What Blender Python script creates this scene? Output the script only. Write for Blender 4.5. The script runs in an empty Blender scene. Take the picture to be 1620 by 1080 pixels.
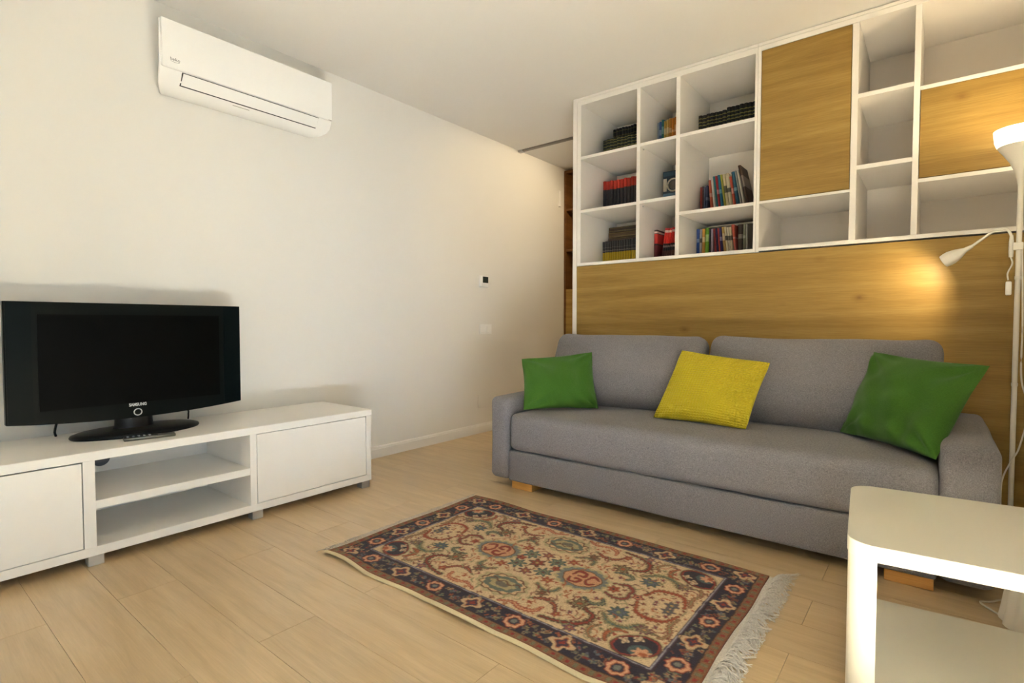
import bpy, bmesh, math, random
import numpy as np
from mathutils import Vector, Matrix, noise

R = math.radians
rnd = random.Random(7)
scene = bpy.context.scene
COL = scene.collection

# ------------------------------------------------------------------ camera
cam_d = bpy.data.cameras.new('camera')
cam_d.sensor_width = 36.0
cam_d.lens = 842.0 / 1620.0 * 36.0
cam_d.clip_start = 0.02
cam = bpy.data.objects.new('camera', cam_d)
COL.objects.link(cam)
cam.location = (3.196, 0.0, 0.985)
cam.rotation_euler = (R(90 - 1.97), 0, math.atan(673 / 842.0))
scene.camera = cam

# ------------------------------------------------------------------ world, sun, window light, exposure
world = bpy.data.worlds.new('sky')
scene.world = world
world.use_nodes = True
bg = world.node_tree.nodes['Background']
bg.inputs['Color'].default_value = (0.44, 0.73, 1.0, 1)
bg.inputs["Strength"].default_value = 2.5

sun_d = bpy.data.lights.new('sun', 'SUN')
sun_d.energy = 300.0
sun_d.angle = R(1.0)
sun_d.color = (0.735, 0.86, 1.0)
sun = bpy.data.objects.new('sun', sun_d)
COL.objects.link(sun)
sun.location = (8, 0.6, 8)
sun.rotation_euler = Vector((-1.0, 0.64, -0.84)).to_track_quat('-Z', 'Y').to_euler()

WX = 3.68                       # right wall, with the balcony opening
WY0, WY1, WZ1 = -0.45, 0.74, 2.2
por_d = bpy.data.lights.new('window_portal', 'AREA')
por_d.shape = 'RECTANGLE'
por_d.size = WZ1
por_d.size_y = WY1 - WY0
por_d.cycles.is_portal = True
por = bpy.data.objects.new('window_portal', por_d)
COL.objects.link(por)
por.location = (WX + 0.1, (WY0 + WY1) / 2, WZ1 / 2)
por.rotation_euler = (0, R(90), 0)

# added warm fill spot without fixture; brightens the passage wall from behind the bookcase
hl_d = bpy.data.lights.new('hall_fill', 'SPOT')
hl_d.energy = 38.0
hl_d.color = (1.0, 0.78, 0.46)
hl_d.spot_size = R(125)
hl_d.spot_blend = 0.6
hl_d.shadow_soft_size = 0.05
hl = bpy.data.objects.new('hall_fill', hl_d)
COL.objects.link(hl)
hl.location = (1.25, 4.28, 2.6)
hl.rotation_euler = Vector((-0.75, -0.12, -0.75)).to_track_quat('-Z', 'Y').to_euler()

vs = scene.view_settings
vs.view_transform = 'Standard'
vs.look = 'None'
vs.gamma = 1
vs.use_curve_mapping = False
vs.exposure = 0.36
scene.cycles.max_bounces = 12
scene.cycles.diffuse_bounces = 8
scene.cycles.sample_clamp_indirect = 0

# ------------------------------------------------------------------ helpers: materials
def srgb(r, g, b):
    f = lambda c: (c / 255 / 12.92) if c / 255 <= 0.04045 else ((c / 255 + 0.055) / 1.055) ** 2.4
    return (f(r), f(g), f(b), 1)

class NT:
    def __init__(s, name):
        s.m = bpy.data.materials.new(name); s.m.use_nodes = True
        s.t = s.m.node_tree; s.b = s.t.nodes['Principled BSDF']
    def n(s, typ, **kw):
        o = s.t.nodes.new(typ)
        for k, v in kw.items():
            if k in o.inputs: o.inputs[k].default_value = v
            else: setattr(o, k, v)
        return o
    def l(s, a, b): s.t.links.new(a, b)
    def coords(s, scale=(1, 1, 1), kind='Object', loc=(0, 0, 0)):
        tc = s.n('ShaderNodeTexCoord'); mp = s.n('ShaderNodeMapping')
        mp.inputs['Scale'].default_value = scale; mp.inputs['Location'].default_value = loc
        s.l(tc.outputs[kind], mp.inputs['Vector']); return mp.outputs['Vector']
    def noise(s, vec, scale, detail=3, rough=0.5, dist=0.0):
        o = s.n('ShaderNodeTexNoise'); o.inputs['Scale'].default_value = scale
        o.inputs['Detail'].default_value = detail; o.inputs['Roughness'].default_value = rough
        o.inputs['Distortion'].default_value = dist
        s.l(vec, o.inputs['Vector']); return o.outputs['Fac']
    def ramp(s, fac, stops, interp='LINEAR'):
        o = s.n('ShaderNodeValToRGB'); cr = o.color_ramp; cr.interpolation = interp
        while len(cr.elements) < len(stops): cr.elements.new(0.5)
        for e, (p, c) in zip(cr.elements, stops): e.position = p; e.color = c
        s.l(fac, o.inputs['Fac']); return o.outputs['Color']
    def mix(s, fac, a, b, mode='MIX'):
        o = s.n('ShaderNodeMix', data_type='RGBA', blend_type=mode)
        for i, v in ((0, fac), (6, a), (7, b)):
            if hasattr(v, 'is_linked'): s.l(v, o.inputs[i])
            else: o.inputs[i].default_value = v
        return o.outputs[2]
    def bump(s, h, strength, dist=0.001):
        o = s.n('ShaderNodeBump'); o.inputs['Strength'].default_value = strength; o.inputs['Distance'].default_value = dist
        s.l(h, o.inputs['Height']); s.l(o.outputs['Normal'], s.b.inputs['Normal'])
    def set(s, col=None, rough=0.5, metal=0.0, spec=0.5):
        if col is not None:
            if hasattr(col, 'is_linked'): s.l(col, s.b.inputs['Base Color'])
            else: s.b.inputs['Base Color'].default_value = col
        s.b.inputs['Roughness'].default_value = rough
        s.b.inputs['Metallic'].default_value = metal
        s.b.inputs['Specular IOR Level'].default_value = spec
        return s.m

def plain(name, col, rough=0.5, metal=0.0, spec=0.5, var=0.03, scale=30, bump=0.0):
    t = NT(name); v = t.coords(); nz = t.noise(v, scale)
    c2 = tuple(min(1, c * (1 - var)) for c in col[:3]) + (1,)
    c = t.mix(nz, col, c2)
    if bump: t.bump(nz, bump)
    return t.set(c, rough, metal, spec)

M = {}
def wall_mat(name, col):
    t = NT(name); v = t.coords()
    a = t.noise(v, 1.3, 2); b = t.noise(v, 260, 2)
    c = t.mix(a, col, tuple(c * 0.97 for c in col[:3]) + (1,))
    t.bump(b, 0.06, 0.0008)
    return t.set(c, 0.85, 0, 0.2)
M['wall'] = wall_mat('warm_white_paint', (0.76, 0.74, 0.70, 1))
M['ceil'] = wall_mat('ceiling_paint', (0.74, 0.72, 0.69, 1))

def plank_mat():
    t = NT('light_oak_laminate')
    oi = t.n('ShaderNodeObjectInfo')
    tc = t.n('ShaderNodeTexCoord')
    off = t.n('ShaderNodeVectorMath', operation='SCALE'); off.inputs['Scale'].default_value = 37.0
    cmb = t.n('ShaderNodeCombineXYZ')
    t.l(oi.outputs['Random'], cmb.inputs[0]); t.l(oi.outputs['Random'], cmb.inputs[1])
    t.l(cmb.outputs[0], off.inputs[0])
    add = t.n('ShaderNodeVectorMath', operation='ADD')
    t.l(tc.outputs['Object'], add.inputs[0]); t.l(off.outputs[0], add.inputs[1])
    mp = t.n('ShaderNodeMapping'); mp.inputs['Scale'].default_value = (1.0, 11, 1)
    t.l(add.outputs[0], mp.inputs['Vector'])
    g1 = t.noise(mp.outputs[0], 2.2, 5, 0.6, 0.6)
    mp2 = t.n('ShaderNodeMapping'); mp2.inputs['Scale'].default_value = (1.5, 40, 1)
    t.l(add.outputs[0], mp2.inputs['Vector'])
    g2 = t.noise(mp2.outputs[0], 6, 4, 0.6)
    c = t.ramp(g1, [(0.25, srgb(190, 162, 118)), (0.5, srgb(206, 178, 136)), (0.75, srgb(217, 191, 150))])
    c = t.mix(t.ramp(g2, [(0.3, (1, 1, 1, 1)), (0.7, (0.86, 0.84, 0.8, 1))]), c, c) if False else c
    m = t.n('ShaderNodeMix', data_type='RGBA', blend_type='MULTIPLY'); m.inputs[0].default_value = 0.35
    t.l(c, m.inputs[6]); t.l(t.ramp(g2, [(0.3, (0.72, 0.70, 0.66, 1)), (0.65, (1, 1, 1, 1))]), m.inputs[7])
    m2 = t.n('ShaderNodeMix', data_type='RGBA', blend_type='MULTIPLY'); m2.inputs[0].default_value = 1
    t.l(m.outputs[2], m2.inputs[6])
    t.l(t.ramp(oi.outputs['Random'], [(0, (0.92, 0.92, 0.92, 1)), (1, (1, 1, 1, 1))]), m2.inputs[7])
    t.bump(g2, 0.05, 0.0006)
    t.b.inputs['Coat Weight'].default_value = 0.7
    t.b.inputs['Coat Roughness'].default_value = 0.36
    return t.set(m2.outputs[2], 0.44, 0, 0.6)
M['plank'] = plank_mat()
M['under'] = plain('floor_joint_dark', srgb(105, 85, 60), 0.9)

def oak_mat(name, dark, mid, light, along=(1, 0)):
    t = NT(name)
    v = t.coords((0.55, 1, 9.0))
    g = t.noise(v, 1.5, 6, 0.6, 0.5)
    v2 = t.coords((2.0, 1, 55))
    f = t.noise(v2, 4, 4, 0.6, 0.3)
    v3 = t.coords((1, 1, 1.6))
    vo = t.n('ShaderNodeTexVoronoi'); vo.inputs['Scale'].default_value = 2.6; t.l(v3, vo.inputs['Vector'])
    knot = t.ramp(vo.outputs['Distance'], [(0.0, (0.35, 0.25, 0.15, 1)), (0.045, (0.75, 0.68, 0.6, 1)), (0.12, (1, 1, 1, 1))])
    c = t.ramp(g, [(0.3, dark), (0.5, mid), (0.7, light)])
    m = t.mix(0.5, c, t.ramp(f, [(0.3, (0.62, 0.58, 0.52, 1)), (0.62, (1, 1, 1, 1))]), 'MULTIPLY')
    m = t.mix(0.8, m, knot, 'MULTIPLY')
    t.bump(f, 0.08, 0.0006)
    return t.set(m, 0.5, 0, 0.35)
M['oak'] = oak_mat('golden_oak_veneer', srgb(140, 109, 50), srgb(156, 125, 61), srgb(168, 138, 73))
M['oakleg'] = oak_mat('sofa_leg_oak', srgb(196, 140, 70), srgb(208, 152, 80), srgb(218, 166, 96))
M['white'] = plain('white_melamine', (0.80, 0.765, 0.72, 1), 0.42, var=0.02, scale=8)
M['lacquer'] = plain('white_wood_print_melamine', (0.82, 0.80, 0.77, 1), 0.4, var=0.03, scale=12)
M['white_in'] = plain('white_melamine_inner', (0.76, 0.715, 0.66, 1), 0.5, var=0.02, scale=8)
M['plastic'] = plain('white_plastic', (0.84, 0.83, 0.81, 1), 0.35, var=0.01)
M['acpanel'] = plain('white_gloss_plastic', (0.86, 0.855, 0.84, 1), 0.22, var=0.01)
M['dark'] = plain('dark_gap', (0.02, 0.02, 0.025, 1), 0.6)
M['grey_mark'] = plain('grey_joint', (0.22, 0.19, 0.16, 1), 0.8)  # even grey shared by the small label and the seam mark
M['print'] = plain('grey_print', (0.12, 0.12, 0.13, 1), 0.5)
M['gloss_black'] = plain('gloss_black_plastic', (0.0065, 0.008, 0.0072, 1), 0.3, spec=0.05, var=0.1)
M['side_black'] = plain('speaker_strip_black', (0.0035, 0.006, 0.0062, 1), 0.3, spec=0.05)
M['screen'] = plain('lcd_glass', (0.002, 0.002, 0.0015, 1), 0.4, spec=0.04)
M['satin_black'] = plain('satin_black_plastic', (0.010, 0.010, 0.010, 1), 0.35, spec=0.2)
M['silver'] = plain('silver_print', (0.62, 0.63, 0.64, 1), 0.35, 0.3)
M['steel'] = plain('brushed_foot_metal', (0.50, 0.51, 0.52, 1), 0.35, 0.6)
M['table'] = plain('white_lacquer_table', (0.66, 0.635, 0.55, 1), 0.35, var=0.015, scale=6)
M['rail'] = plain('grey_rail_metal', (0.20, 0.18, 0.16, 1), 0.4, 0.5)
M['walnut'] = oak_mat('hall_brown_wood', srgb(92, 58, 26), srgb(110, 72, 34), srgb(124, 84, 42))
M['lcd'] = plain('thermostat_lcd', (0.03, 0.04, 0.035, 1), 0.25)
M['cord'] = plain('white_cord', (0.72, 0.68, 0.60, 1), 0.5)
M['lampw'] = plain('white_lamp_metal', (0.74, 0.70, 0.62, 1), 0.4)
M['cloth'] = plain('white_cloth', (0.72, 0.68, 0.60, 1), 0.9)
M['fringe'] = plain('cotton_fringe', (0.80, 0.74, 0.66, 1), 0.95, var=0.5, scale=140)
M['fringe_l'] = plain('worn_fringe', (0.66, 0.58, 0.48, 1), 0.95, var=0.4, scale=90)
M['binding'] = plain('cream_binding', (0.66, 0.55, 0.33, 1), 0.9, var=0.2, scale=150)
M['pages'] = plain('book_pages', (0.62, 0.55, 0.42, 1), 0.9)

def fabric(name, c1, c2, sc=900, bump=0.35, rough=0.95, big=0.0):
    t = NT(name)
    v = t.coords((1, 1, 1))
    a = t.noise(t.coords((1.0, 1.0, 0.25)), sc * 0.55, 2, 0.6)
    b = t.noise(t.coords((0.25, 0.25, 1.0)), sc * 0.55, 2, 0.6)
    o = t.n('ShaderNodeMath', operation='ADD'); t.l(a, o.inputs[0]); t.l(b, o.inputs[1])
    h = t.n('ShaderNodeMath', operation='MULTIPLY'); h.inputs[1].default_value = 0.5; t.l(o.outputs[0], h.inputs[0])
    c = t.ramp(h.outputs[0], [(0.36, c1), (0.64, c2)])
    lo = t.noise(v, 5, 3)
    c = t.mix(0.25, c, t.ramp(lo, [(0.3, (0.8, 0.8, 0.8, 1)), (0.7, (1, 1, 1, 1))]), 'MULTIPLY')
    t.bump(h.outputs[0], bump, 0.002)
    t.b.inputs['Sheen Weight'].default_value = 0.12
    return t.set(c, rough, 0, 0.15)
M['sofa'] = fabric('grey_heather_fabric', srgb(100, 98, 102), srgb(146, 143, 146), 1150, 0.3)
M['green'] = fabric('green_linen', srgb(56, 96, 32), srgb(70, 112, 41), 1300, 0.2)
M['yellow'] = fabric('yellow_waffle', srgb(178, 160, 34), srgb(200, 183, 50), 900, 0.1)

def emit(name, col, strength, base=(0.9, 0.9, 0.9, 1)):
    t = NT(name)
    t.b.inputs['Emission Color'].default_value = col
    t.b.inputs['Emission Strength'].default_value = strength
    return t.set(base, 0.4)
M['glow'] = emit('lit_opal_glass', (1.0, 0.82, 0.52, 1), 5.5)
M['bulb'] = emit('lit_bulb', (1.0, 0.80, 0.50, 1), 8.0)

# ------------------------------------------------------------------ helpers: objects
ORG = {}
def tag(o, label=None, cat=None, group=None, kind=None):
    if label: o['label'] = label
    if cat: o['category'] = cat
    if group: o['group'] = group
    if kind: o['kind'] = kind
    return o
def thing(name, label, cat, loc, rotz=0.0, group=None):
    o = bpy.data.objects.new(name, None); COL.objects.link(o)
    o.location = loc; o.rotation_euler = (0, 0, rotz); o.empty_display_size = 0.1
    ORG[o.name] = Vector(loc) if rotz == 0 else Vector((0, 0, 0))
    return tag(o, label, cat, group)

class MB:
    """collects shapes in world (or, under a rotated thing, local) coordinates and links them as one mesh"""
    def __init__(s): s.bm = bmesh.new(); s.mi = 0
    def _mark(s, faces):
        for f in faces: f.material_index = s.mi
    def box(s, x0, x1, y0, y1, z0, z1, bev=0.0, seg=2, mat=None):
        t = bmesh.new()
        bmesh.ops.create_cube(t, size=1)
        bmesh.ops.scale(t, vec=(x1 - x0, y1 - y0, z1 - z0), verts=t.verts)
        bmesh.ops.translate(t, vec=((x0 + x1) / 2, (y0 + y1) / 2, (z0 + z1) / 2), verts=t.verts)
        if bev: bmesh.ops.bevel(t, geom=list(t.edges), offset=bev, segments=seg, affect='EDGES', profile=0.5)
        if mat is not None: bmesh.ops.transform(t, matrix=mat, verts=t.verts)
        return s.add(t)
    def add(s, t):
        vm = {v: s.bm.verts.new(v.co) for v in t.verts}
        for f in t.faces:
            try: nf = s.bm.faces.new([vm[v] for v in f.verts]); nf.material_index = s.mi
            except ValueError: pass
        t.free(); return s
    def raw(s, verts, faces):
        vv = [s.bm.verts.new(v) for v in verts]
        for f in faces:
            try: nf = s.bm.faces.new([vv[i] for i in f]); nf.material_index = s.mi
            except ValueError: pass
        return s
    def lathe(s, prof, c=(0, 0, 0), n=40, sx=1.0, sy=1.0):
        vs_, fs = [], []
        for r, z in prof:
            for k in range(n):
                a = 2 * math.pi * k / n
                vs_.append((c[0] + r * sx * math.cos(a), c[1] + r * sy * math.sin(a), c[2] + z))
        for i in range(len(prof) - 1):
            for k in range(n):
                fs.append((i * n + k, i * n + (k + 1) % n, (i + 1) * n + (k + 1) % n, (i + 1) * n + k))
        if prof[0][0] > 1e-6: fs.append(tuple(range(n))[::-1])
        if prof[-1][0] > 1e-6: fs.append(tuple((len(prof) - 1) * n + k for k in range(n)))
        s.raw(vs_, fs); return s
    def tube(s, pts, r, n=8, r1=None):
        pts = [Vector(p) for p in pts]; vs_, fs = [], []
        up = Vector((0, 0, 1))
        for i, p in enumerate(pts):
            d = (pts[min(i + 1, len(pts) - 1)] - pts[max(i - 1, 0)]).normalized()
            a = d.cross(up)
            if a.length < 1e-3: a = d.cross(Vector((1, 0, 0)))
            a.normalize(); b = a.cross(d)
            rr = r if r1 is None else r + (r1 - r) * i / (len(pts) - 1)
            for k in range(n):
                t = 2 * math.pi * k / n
                vs_.append(p + a * rr * math.cos(t) + b * rr * math.sin(t))
        for i in range(len(pts) - 1):
            for k in range(n):
                fs.append((i * n + k, i * n + (k + 1) % n, (i + 1) * n + (k + 1) % n, (i + 1) * n + k))
        fs.append(tuple(range(n))[::-1]); fs.append(tuple((len(pts) - 1) * n + k for k in range(n)))
        return s.raw(vs_, fs)
    def extrude_y(s, prof, y0, y1):
        n = len(prof)
        vs_ = [(x, y0, z) for x, z in prof] + [(x, y1, z) for x, z in prof]
        fs = [(i, (i + 1) % n, n + (i + 1) % n, n + i) for i in range(n)] + [tuple(range(n))[::-1], tuple(range(n, 2 * n))]
        return s.raw(vs_, fs)
    def extrude_z(s, prof, z0, z1):
        n = len(prof)
        vs_ = [(x, y, z0) for x, y in prof] + [(x, y, z1) for x, y in prof]
        fs = [(i, (i + 1) % n, n + (i + 1) % n, n + i) for i in range(n)] + [tuple(range(n))[::-1], tuple(range(n, 2 * n))]
        return s.raw(vs_, fs)
    def build(s, name, mat, parent=None, smooth=35):
        bmesh.ops.recalc_face_normals(s.bm, faces=s.bm.faces)
        me = bpy.data.meshes.new(name); s.bm.to_mesh(me); s.bm.free()
        return link(name, me, mat, parent, smooth)

def link(name, me, mat, parent=None, smooth=35):
    for m in (mat if isinstance(mat, (list, tuple)) else [mat]): me.materials.append(M[m] if isinstance(m, str) else m)
    if smooth:
        for p in me.polygons: p.use_smooth = True
        me.set_sharp_from_angle(angle=R(smooth))
    o = bpy.data.objects.new(name, me); COL.objects.link(o)
    if parent is not None:
        off = ORG.get(parent.name, Vector((0, 0, 0)))
        if off.length: me.transform(Matrix.Translation(-off))
        o.parent = parent; ORG[o.name] = off
    return o

def catmull(pts, n=8):
    P = [Vector(p) for p in pts]; P = [2 * P[0] - P[1]] + P + [2 * P[-1] - P[-2]]; out = []
    for i in range(1, len(P) - 2):
        for k in range(n):
            t = k / n; a, b, c, d = P[i - 1], P[i], P[i + 1], P[i + 2]
            out.append(0.5 * ((2 * b) + (c - a) * t + (2 * a - 5 * b + 4 * c - d) * t * t + (3 * b - a - 3 * c + d) * t ** 3))
    out.append(P[-2]); return out

def text_mesh(body, size, mat4, extrude=0.0004, width=None, bold=0.0):
    cu = bpy.data.curves.new('lettering', 'FONT'); cu.body = body; cu.size = size; cu.extrude = extrude
    cu.align_x = 'CENTER'; cu.align_y = 'CENTER'; cu.offset = bold; cu.resolution_u = 3
    o = bpy.data.objects.new('lettering', cu); COL.objects.link(o)
    bpy.context.view_layer.update()
    dg = bpy.context.evaluated_depsgraph_get()
    me = bpy.data.meshes.new_from_object(o.evaluated_get(dg))
    bpy.data.objects.remove(o); bpy.data.curves.remove(cu)
    if width:
        xs = [v.co.x for v in me.vertices]; k = width / (max(xs) - min(xs))
        me.transform(Matrix.Diagonal((k, 1, 1, 1)))
    me.materials.clear()
    me.transform(mat4); return me
def face_px(loc):   # text facing +x
    return Matrix(((0, 0, 1, loc[0]), (1, 0, 0, loc[1]), (0, 1, 0, loc[2]), (0, 0, 0, 1)))
def face_my(loc):   # text facing -y
    return Matrix(((1, 0, 0, loc[0]), (0, 0, -1, loc[1]), (0, 1, 0, loc[2]), (0, 0, 0, 1)))

def soft_box(x0, x1, y0, y1, z0, z1, r, bulge=(0, 0, 0), m=10, k=4, namp=0.0, nscale=4.0, seed=0.0):
    """rounded upholstered block; bulge swells the faces across x, y, z"""
    c = Vector(((x0 + x1) / 2, (y0 + y1) / 2, (z0 + z1) / 2)); h = ((x1 - x0) / 2, (y1 - y0) / 2, (z1 - z0) / 2)
    def axis(hh):
        a = [-hh + r * (1 - math.cos(math.pi / 2 * i / k)) for i in range(k)]
        mid = [-hh + r + (2 * hh - 2 * r) * i / m for i in range(m + 1)]
        return a + mid + [-q for q in a[::-1]]
    ax = [axis(q) for q in h]; vid = {}; vs_ = []; fs = []
    def vert(i, j, l):
        key = (i, j, l)
        if key not in vid:
            q = Vector((ax[0][i], ax[1][j], ax[2][l]))
            inn = Vector([max(-hh + r, min(hh - r, v)) for v, hh in zip(q, h)])
            d = q - inn
            if d.length > 1e-9:
                # push to the sphere of radius r
                mx = max(abs(d.x), abs(d.y), abs(d.z)); d = d.normalized() * mx
                q = inn + d.normalized() * r if mx > r - 1e-6 else inn + d
            u = [v / hh for v, hh in zip(q, h)]
            for a_ in range(3):
                if bulge[a_]:
                    b_, c_ = (a_ + 1) % 3, (a_ + 2) % 3
                    q[a_] += bulge[a_] * u[a_] * max(0, 1 - u[b_] ** 2) * max(0, 1 - u[c_] ** 2)
            p = q + c
            if namp: p += noise.noise_vector(p * nscale + Vector((seed, seed, seed))) * namp
            vid[key] = len(vs_); vs_.append(p)
        return vid[key]
    n = [len(a) for a in ax]
    for l in (0, n[2] - 1):
        for i in range(n[0] - 1):
            for j in range(n[1] - 1): fs.append([vert(i, j, l), vert(i + 1, j, l), vert(i + 1, j + 1, l), vert(i, j + 1, l)])
    for j in (0, n[1] - 1):
        for i in range(n[0] - 1):
            for l in range(n[2] - 1): fs.append([vert(i, j, l), vert(i + 1, j, l), vert(i + 1, j, l + 1), vert(i, j, l + 1)])
    for i in (0, n[0] - 1):
        for j in range(n[1] - 1):
            for l in range(n[2] - 1): fs.append([vert(i, j, l), vert(i, j + 1, l), vert(i, j + 1, l + 1), vert(i, j, l + 1)])
    return vs_, fs

# ================================================================== THE SETTING
H = 2.65; YS = 3.43; YB = -1.5; YF = 4.93
floor = MB().box(-0.02, WX + 0.02, YB, YF + 0.5, -0.06, -0.0035).build('floor', 'under', smooth=0)
tag(floor, 'light oak laminate floor of wide planks', kind='structure')
PW, PL = 0.1925, 1.29
row = 0
yy = 0.385 - PW * 10
while yy < YF + 0.4:
    k = round((yy - 0.385) / PW)
    x = 2.87 - PL * 3 + (0.0 if k % 2 == 0 else PL * 0.5)
    while x < WX:
        a, b = max(x, 0.0), min(x + PL, WX)
        if b - a > 0.02 and yy > YB - 0.2:
            y0, y1 = max(yy, YB), min(yy + PW, YF + 0.5)
            if y1 - y0 > 0.02:
                cx, cy = (a + b) / 2, (y0 + y1) / 2
                mb = MB(); g = 0.0006
                mb.box(a - cx + g, b - cx - g, y0 - cy + g, y1 - cy - g, -0.0035, 0)
                p = mb.build('plank', 'plank', None, 0)
                p.location = (cx, cy, 0); p.parent = floor
        x += PL
    yy += PW

ceiling = MB().box(-0.1, WX + 0.1, YB - 0.1, YF + 0.5, H, H + 0.1).build('ceiling', 'ceil', smooth=0)
tag(ceiling, 'plain warm white ceiling', kind='structure')
wl = MB().box(-0.12, 0, YB - 0.1, YF + 0.5, -0.06, H).build('wall_left', 'wall', smooth=0)
tag(wl, 'cream painted wall behind the television', kind='structure')
mb = MB()
mb.box(WX, WX + 0.2, YB - 0.1, WY0, -0.06, H); mb.box(WX, WX + 0.2, WY1, YF + 0.5, -0.06, H); mb.box(WX, WX + 0.2, WY0, WY1, WZ1, H)
tag(mb.build('wall_right', 'wall', smooth=0), 'wall with the balcony opening beside the camera', kind='structure')
tag(MB().box(-0.1, WX + 0.2, YB - 0.12, YB, -0.06, H).build('wall_back', 'wall', smooth=0), 'wall behind the camera', kind='structure')
tag(MB().box(-0.1, WX + 0.2, YF + 0.45, YF + 0.55, -0.06, H).build('wall_far', 'wall', smooth=0), 'wall at the end of the passage', kind='structure')
tag(MB().box(WX + 0.2, WX + 1.84, WY0 - 1.8, WY1 + 0.8, 2.35, 2.5).build('sun_slab_1', 'wall', smooth=0), 'unseen slab added outside the opening to block high sun', kind='structure')  # added out of view; its overhang limits how far the sun reaches in
# balcony opening frame
wf = MB()
wf.box(WX + 0.04, WX + 0.12, WY0, WY0 + 0.06, 0, WZ1); wf.box(WX + 0.04, WX + 0.12, WY1 - 0.06, WY1, 0, WZ1)
wf.box(WX + 0.04, WX + 0.12, WY0, WY1, WZ1 - 0.06, WZ1)
tag(wf.build('window_1', 'plastic', smooth=0), 'white frame of the open balcony door', kind='structure')

def baseboard_prof(t=0.014):
    return [(0, 0), (t, 0), (t, 0.064), (t * 0.75, 0.068), (t * 0.75, 0.074), (t * 0.35, 0.082), (0, 0.083)]
tag(MB().extrude_y(baseboard_prof(), YB, YF).build('baseboard_left', 'lacquer', smooth=20), 'white profiled baseboard along the television wall', kind='structure')

# ================================================================== SHELF WALL
BACK = 4.01
def board(mb, x0, x1, z0, z1, y0=YS, y1=BACK): mb.box(x0, x1, y0, y1, z0, z1, 0.0008, 1)
bkA = thing('bookcase', 'white open bookcase full of books, nine compartments above the oak panel', 'bookcase', (1.04, YS, 0))
def part(name, mat, parent, *boxes, bev=0.0008):
    mb = MB()
    for b in boxes: mb.box(*b, bev, 1) if bev else mb.box(*b)
    return mb.build(name, mat, parent, 0)
part('side_panel', 'white', bkA, (1.040, 1.074, YS - 0.002, BACK, 0.0, H - 0.004))
part('side_panel', 'white', bkA, (1.076, 1.107, YS, BACK, 1.41, 2.625))
part('side_panel', 'white', bkA, (2.314, 2.3285, YS, BACK, 1.41, 2.625))
part('divider', 'white', bkA, (1.552, 1.577, YS, BACK, 1.433, 2.590))
part('divider', 'white', bkA, (1.830, 1.857, YS, BACK, 1.433, 2.590))
part('top_board', 'white', bkA, (1.107, 2.314, YS, BACK, 2.590, 2.625))
part('cornice', 'white', bkA, (1.074, 2.3285, YS - 0.001, YS + 0.03, 2.6265, 2.6445))
part('bottom_board', 'white', bkA, (1.107, 2.314, YS, BACK, 1.411, 1.433))
part('back_panel', 'white_in', bkA, (1.107, 2.314, BACK - 0.012, BACK, 1.433, 2.590))
for x0, x1, z in ((1.107, 1.552, 2.205), (1.577, 1.830, 2.206), (1.857, 2.314, 2.207),
                  (1.107, 1.552, 1.813), (1.577, 1.830, 1.816), (1.857, 2.314, 1.704)):
    part('shelf', 'white', bkA, (x0, x1, YS + 0.001, BACK - 0.012, z - 0.0105, z + 0.0105))
for x, z in ((1.584, 2.185), (1.584, 1.795)):
    mb = MB(); mb.lathe([(0.0, -0.002), (0.004, -0.002), (0.004, 0.006)], (0, 0, 0), 10)
    bmesh.ops.rotate(mb.bm, cent=(0, 0, 0), matrix=Matrix.Rotation(R(90), 3, 'Y'), verts=mb.bm.verts)
    bmesh.ops.translate(mb.bm, vec=(1.577, YS + 0.05, z), verts=mb.bm.verts)
    mb.build('shelf_pin', 'steel', bkA)

XE = 3.672
bkB = thing('wall_cabinet', 'white and oak wall cabinet with empty compartments behind the floor lamp', 'cabinet', (2.33, YS, 1.41))
part('side_panel', 'white', bkB, (2.330, 2.347, YS, BACK, 1.41, 2.625))
part('divider', 'white', bkB, (2.806, 2.836, YS, BACK, 1.438, 2.596))
part('divider', 'white', bkB, (3.076, 3.102, YS, BACK, 1.438, 2.596))
part('side_panel', 'white', bkB, (XE - 0.03, XE, YS, BACK, 1.41, 2.625))
part('top_board', 'white', bkB, (2.347, XE - 0.03, YS, BACK, 2.597, 2.625))
part('cornice', 'white', bkB, (2.330, XE, YS - 0.001, YS + 0.03, 2.6265, 2.6445))
part('bottom_board', 'white', bkB, (2.347, XE - 0.03, YS, BACK, 1.417, 1.438))
part('back_panel', 'white_in', bkB, (2.347, XE - 0.03, BACK - 0.012, BACK, 1.438, 2.596))
part('shelf', 'white', bkB, (2.347, 2.806, YS + 0.001, BACK - 0.012, 1.698, 1.713))
for z in (2.2045, 1.824): part('shelf', 'white', bkB, (2.836, 3.076, YS + 0.001, BACK - 0.012, z - 0.0115, z + 0.0115))
part('shelf', 'white', bkB, (3.102, XE - 0.03, YS + 0.001, BACK - 0.012, 2.164, 2.184))
part('shelf', 'white', bkB, (3.102, XE - 0.03, YS + 0.001, BACK - 0.012, 1.700, 1.720))
tag(part('door', 'oak', bkB, (2.350, 2.803, YS - 0.001, YS + 0.018, 1.716, 2.594)), 'tall golden oak door')
tag(part('door', 'oak', bkB, (3.105, XE - 0.033, YS - 0.001, YS + 0.018, 1.7225, 2.162)), 'wide golden oak door behind the lamp bowl')

pan = thing('wall_panel', 'long golden oak panel behind the grey sofa, below the bookcase', 'panel', (1.076, YS, 0))
part('board', 'oak', pan, (1.0765, XE, YS - 0.001, YS + 0.022, 0.0, 1.408))
part('backing', 'white_in', pan, (1.0765, XE, YS + 0.022, BACK, 0.0, 1.406))

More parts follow.
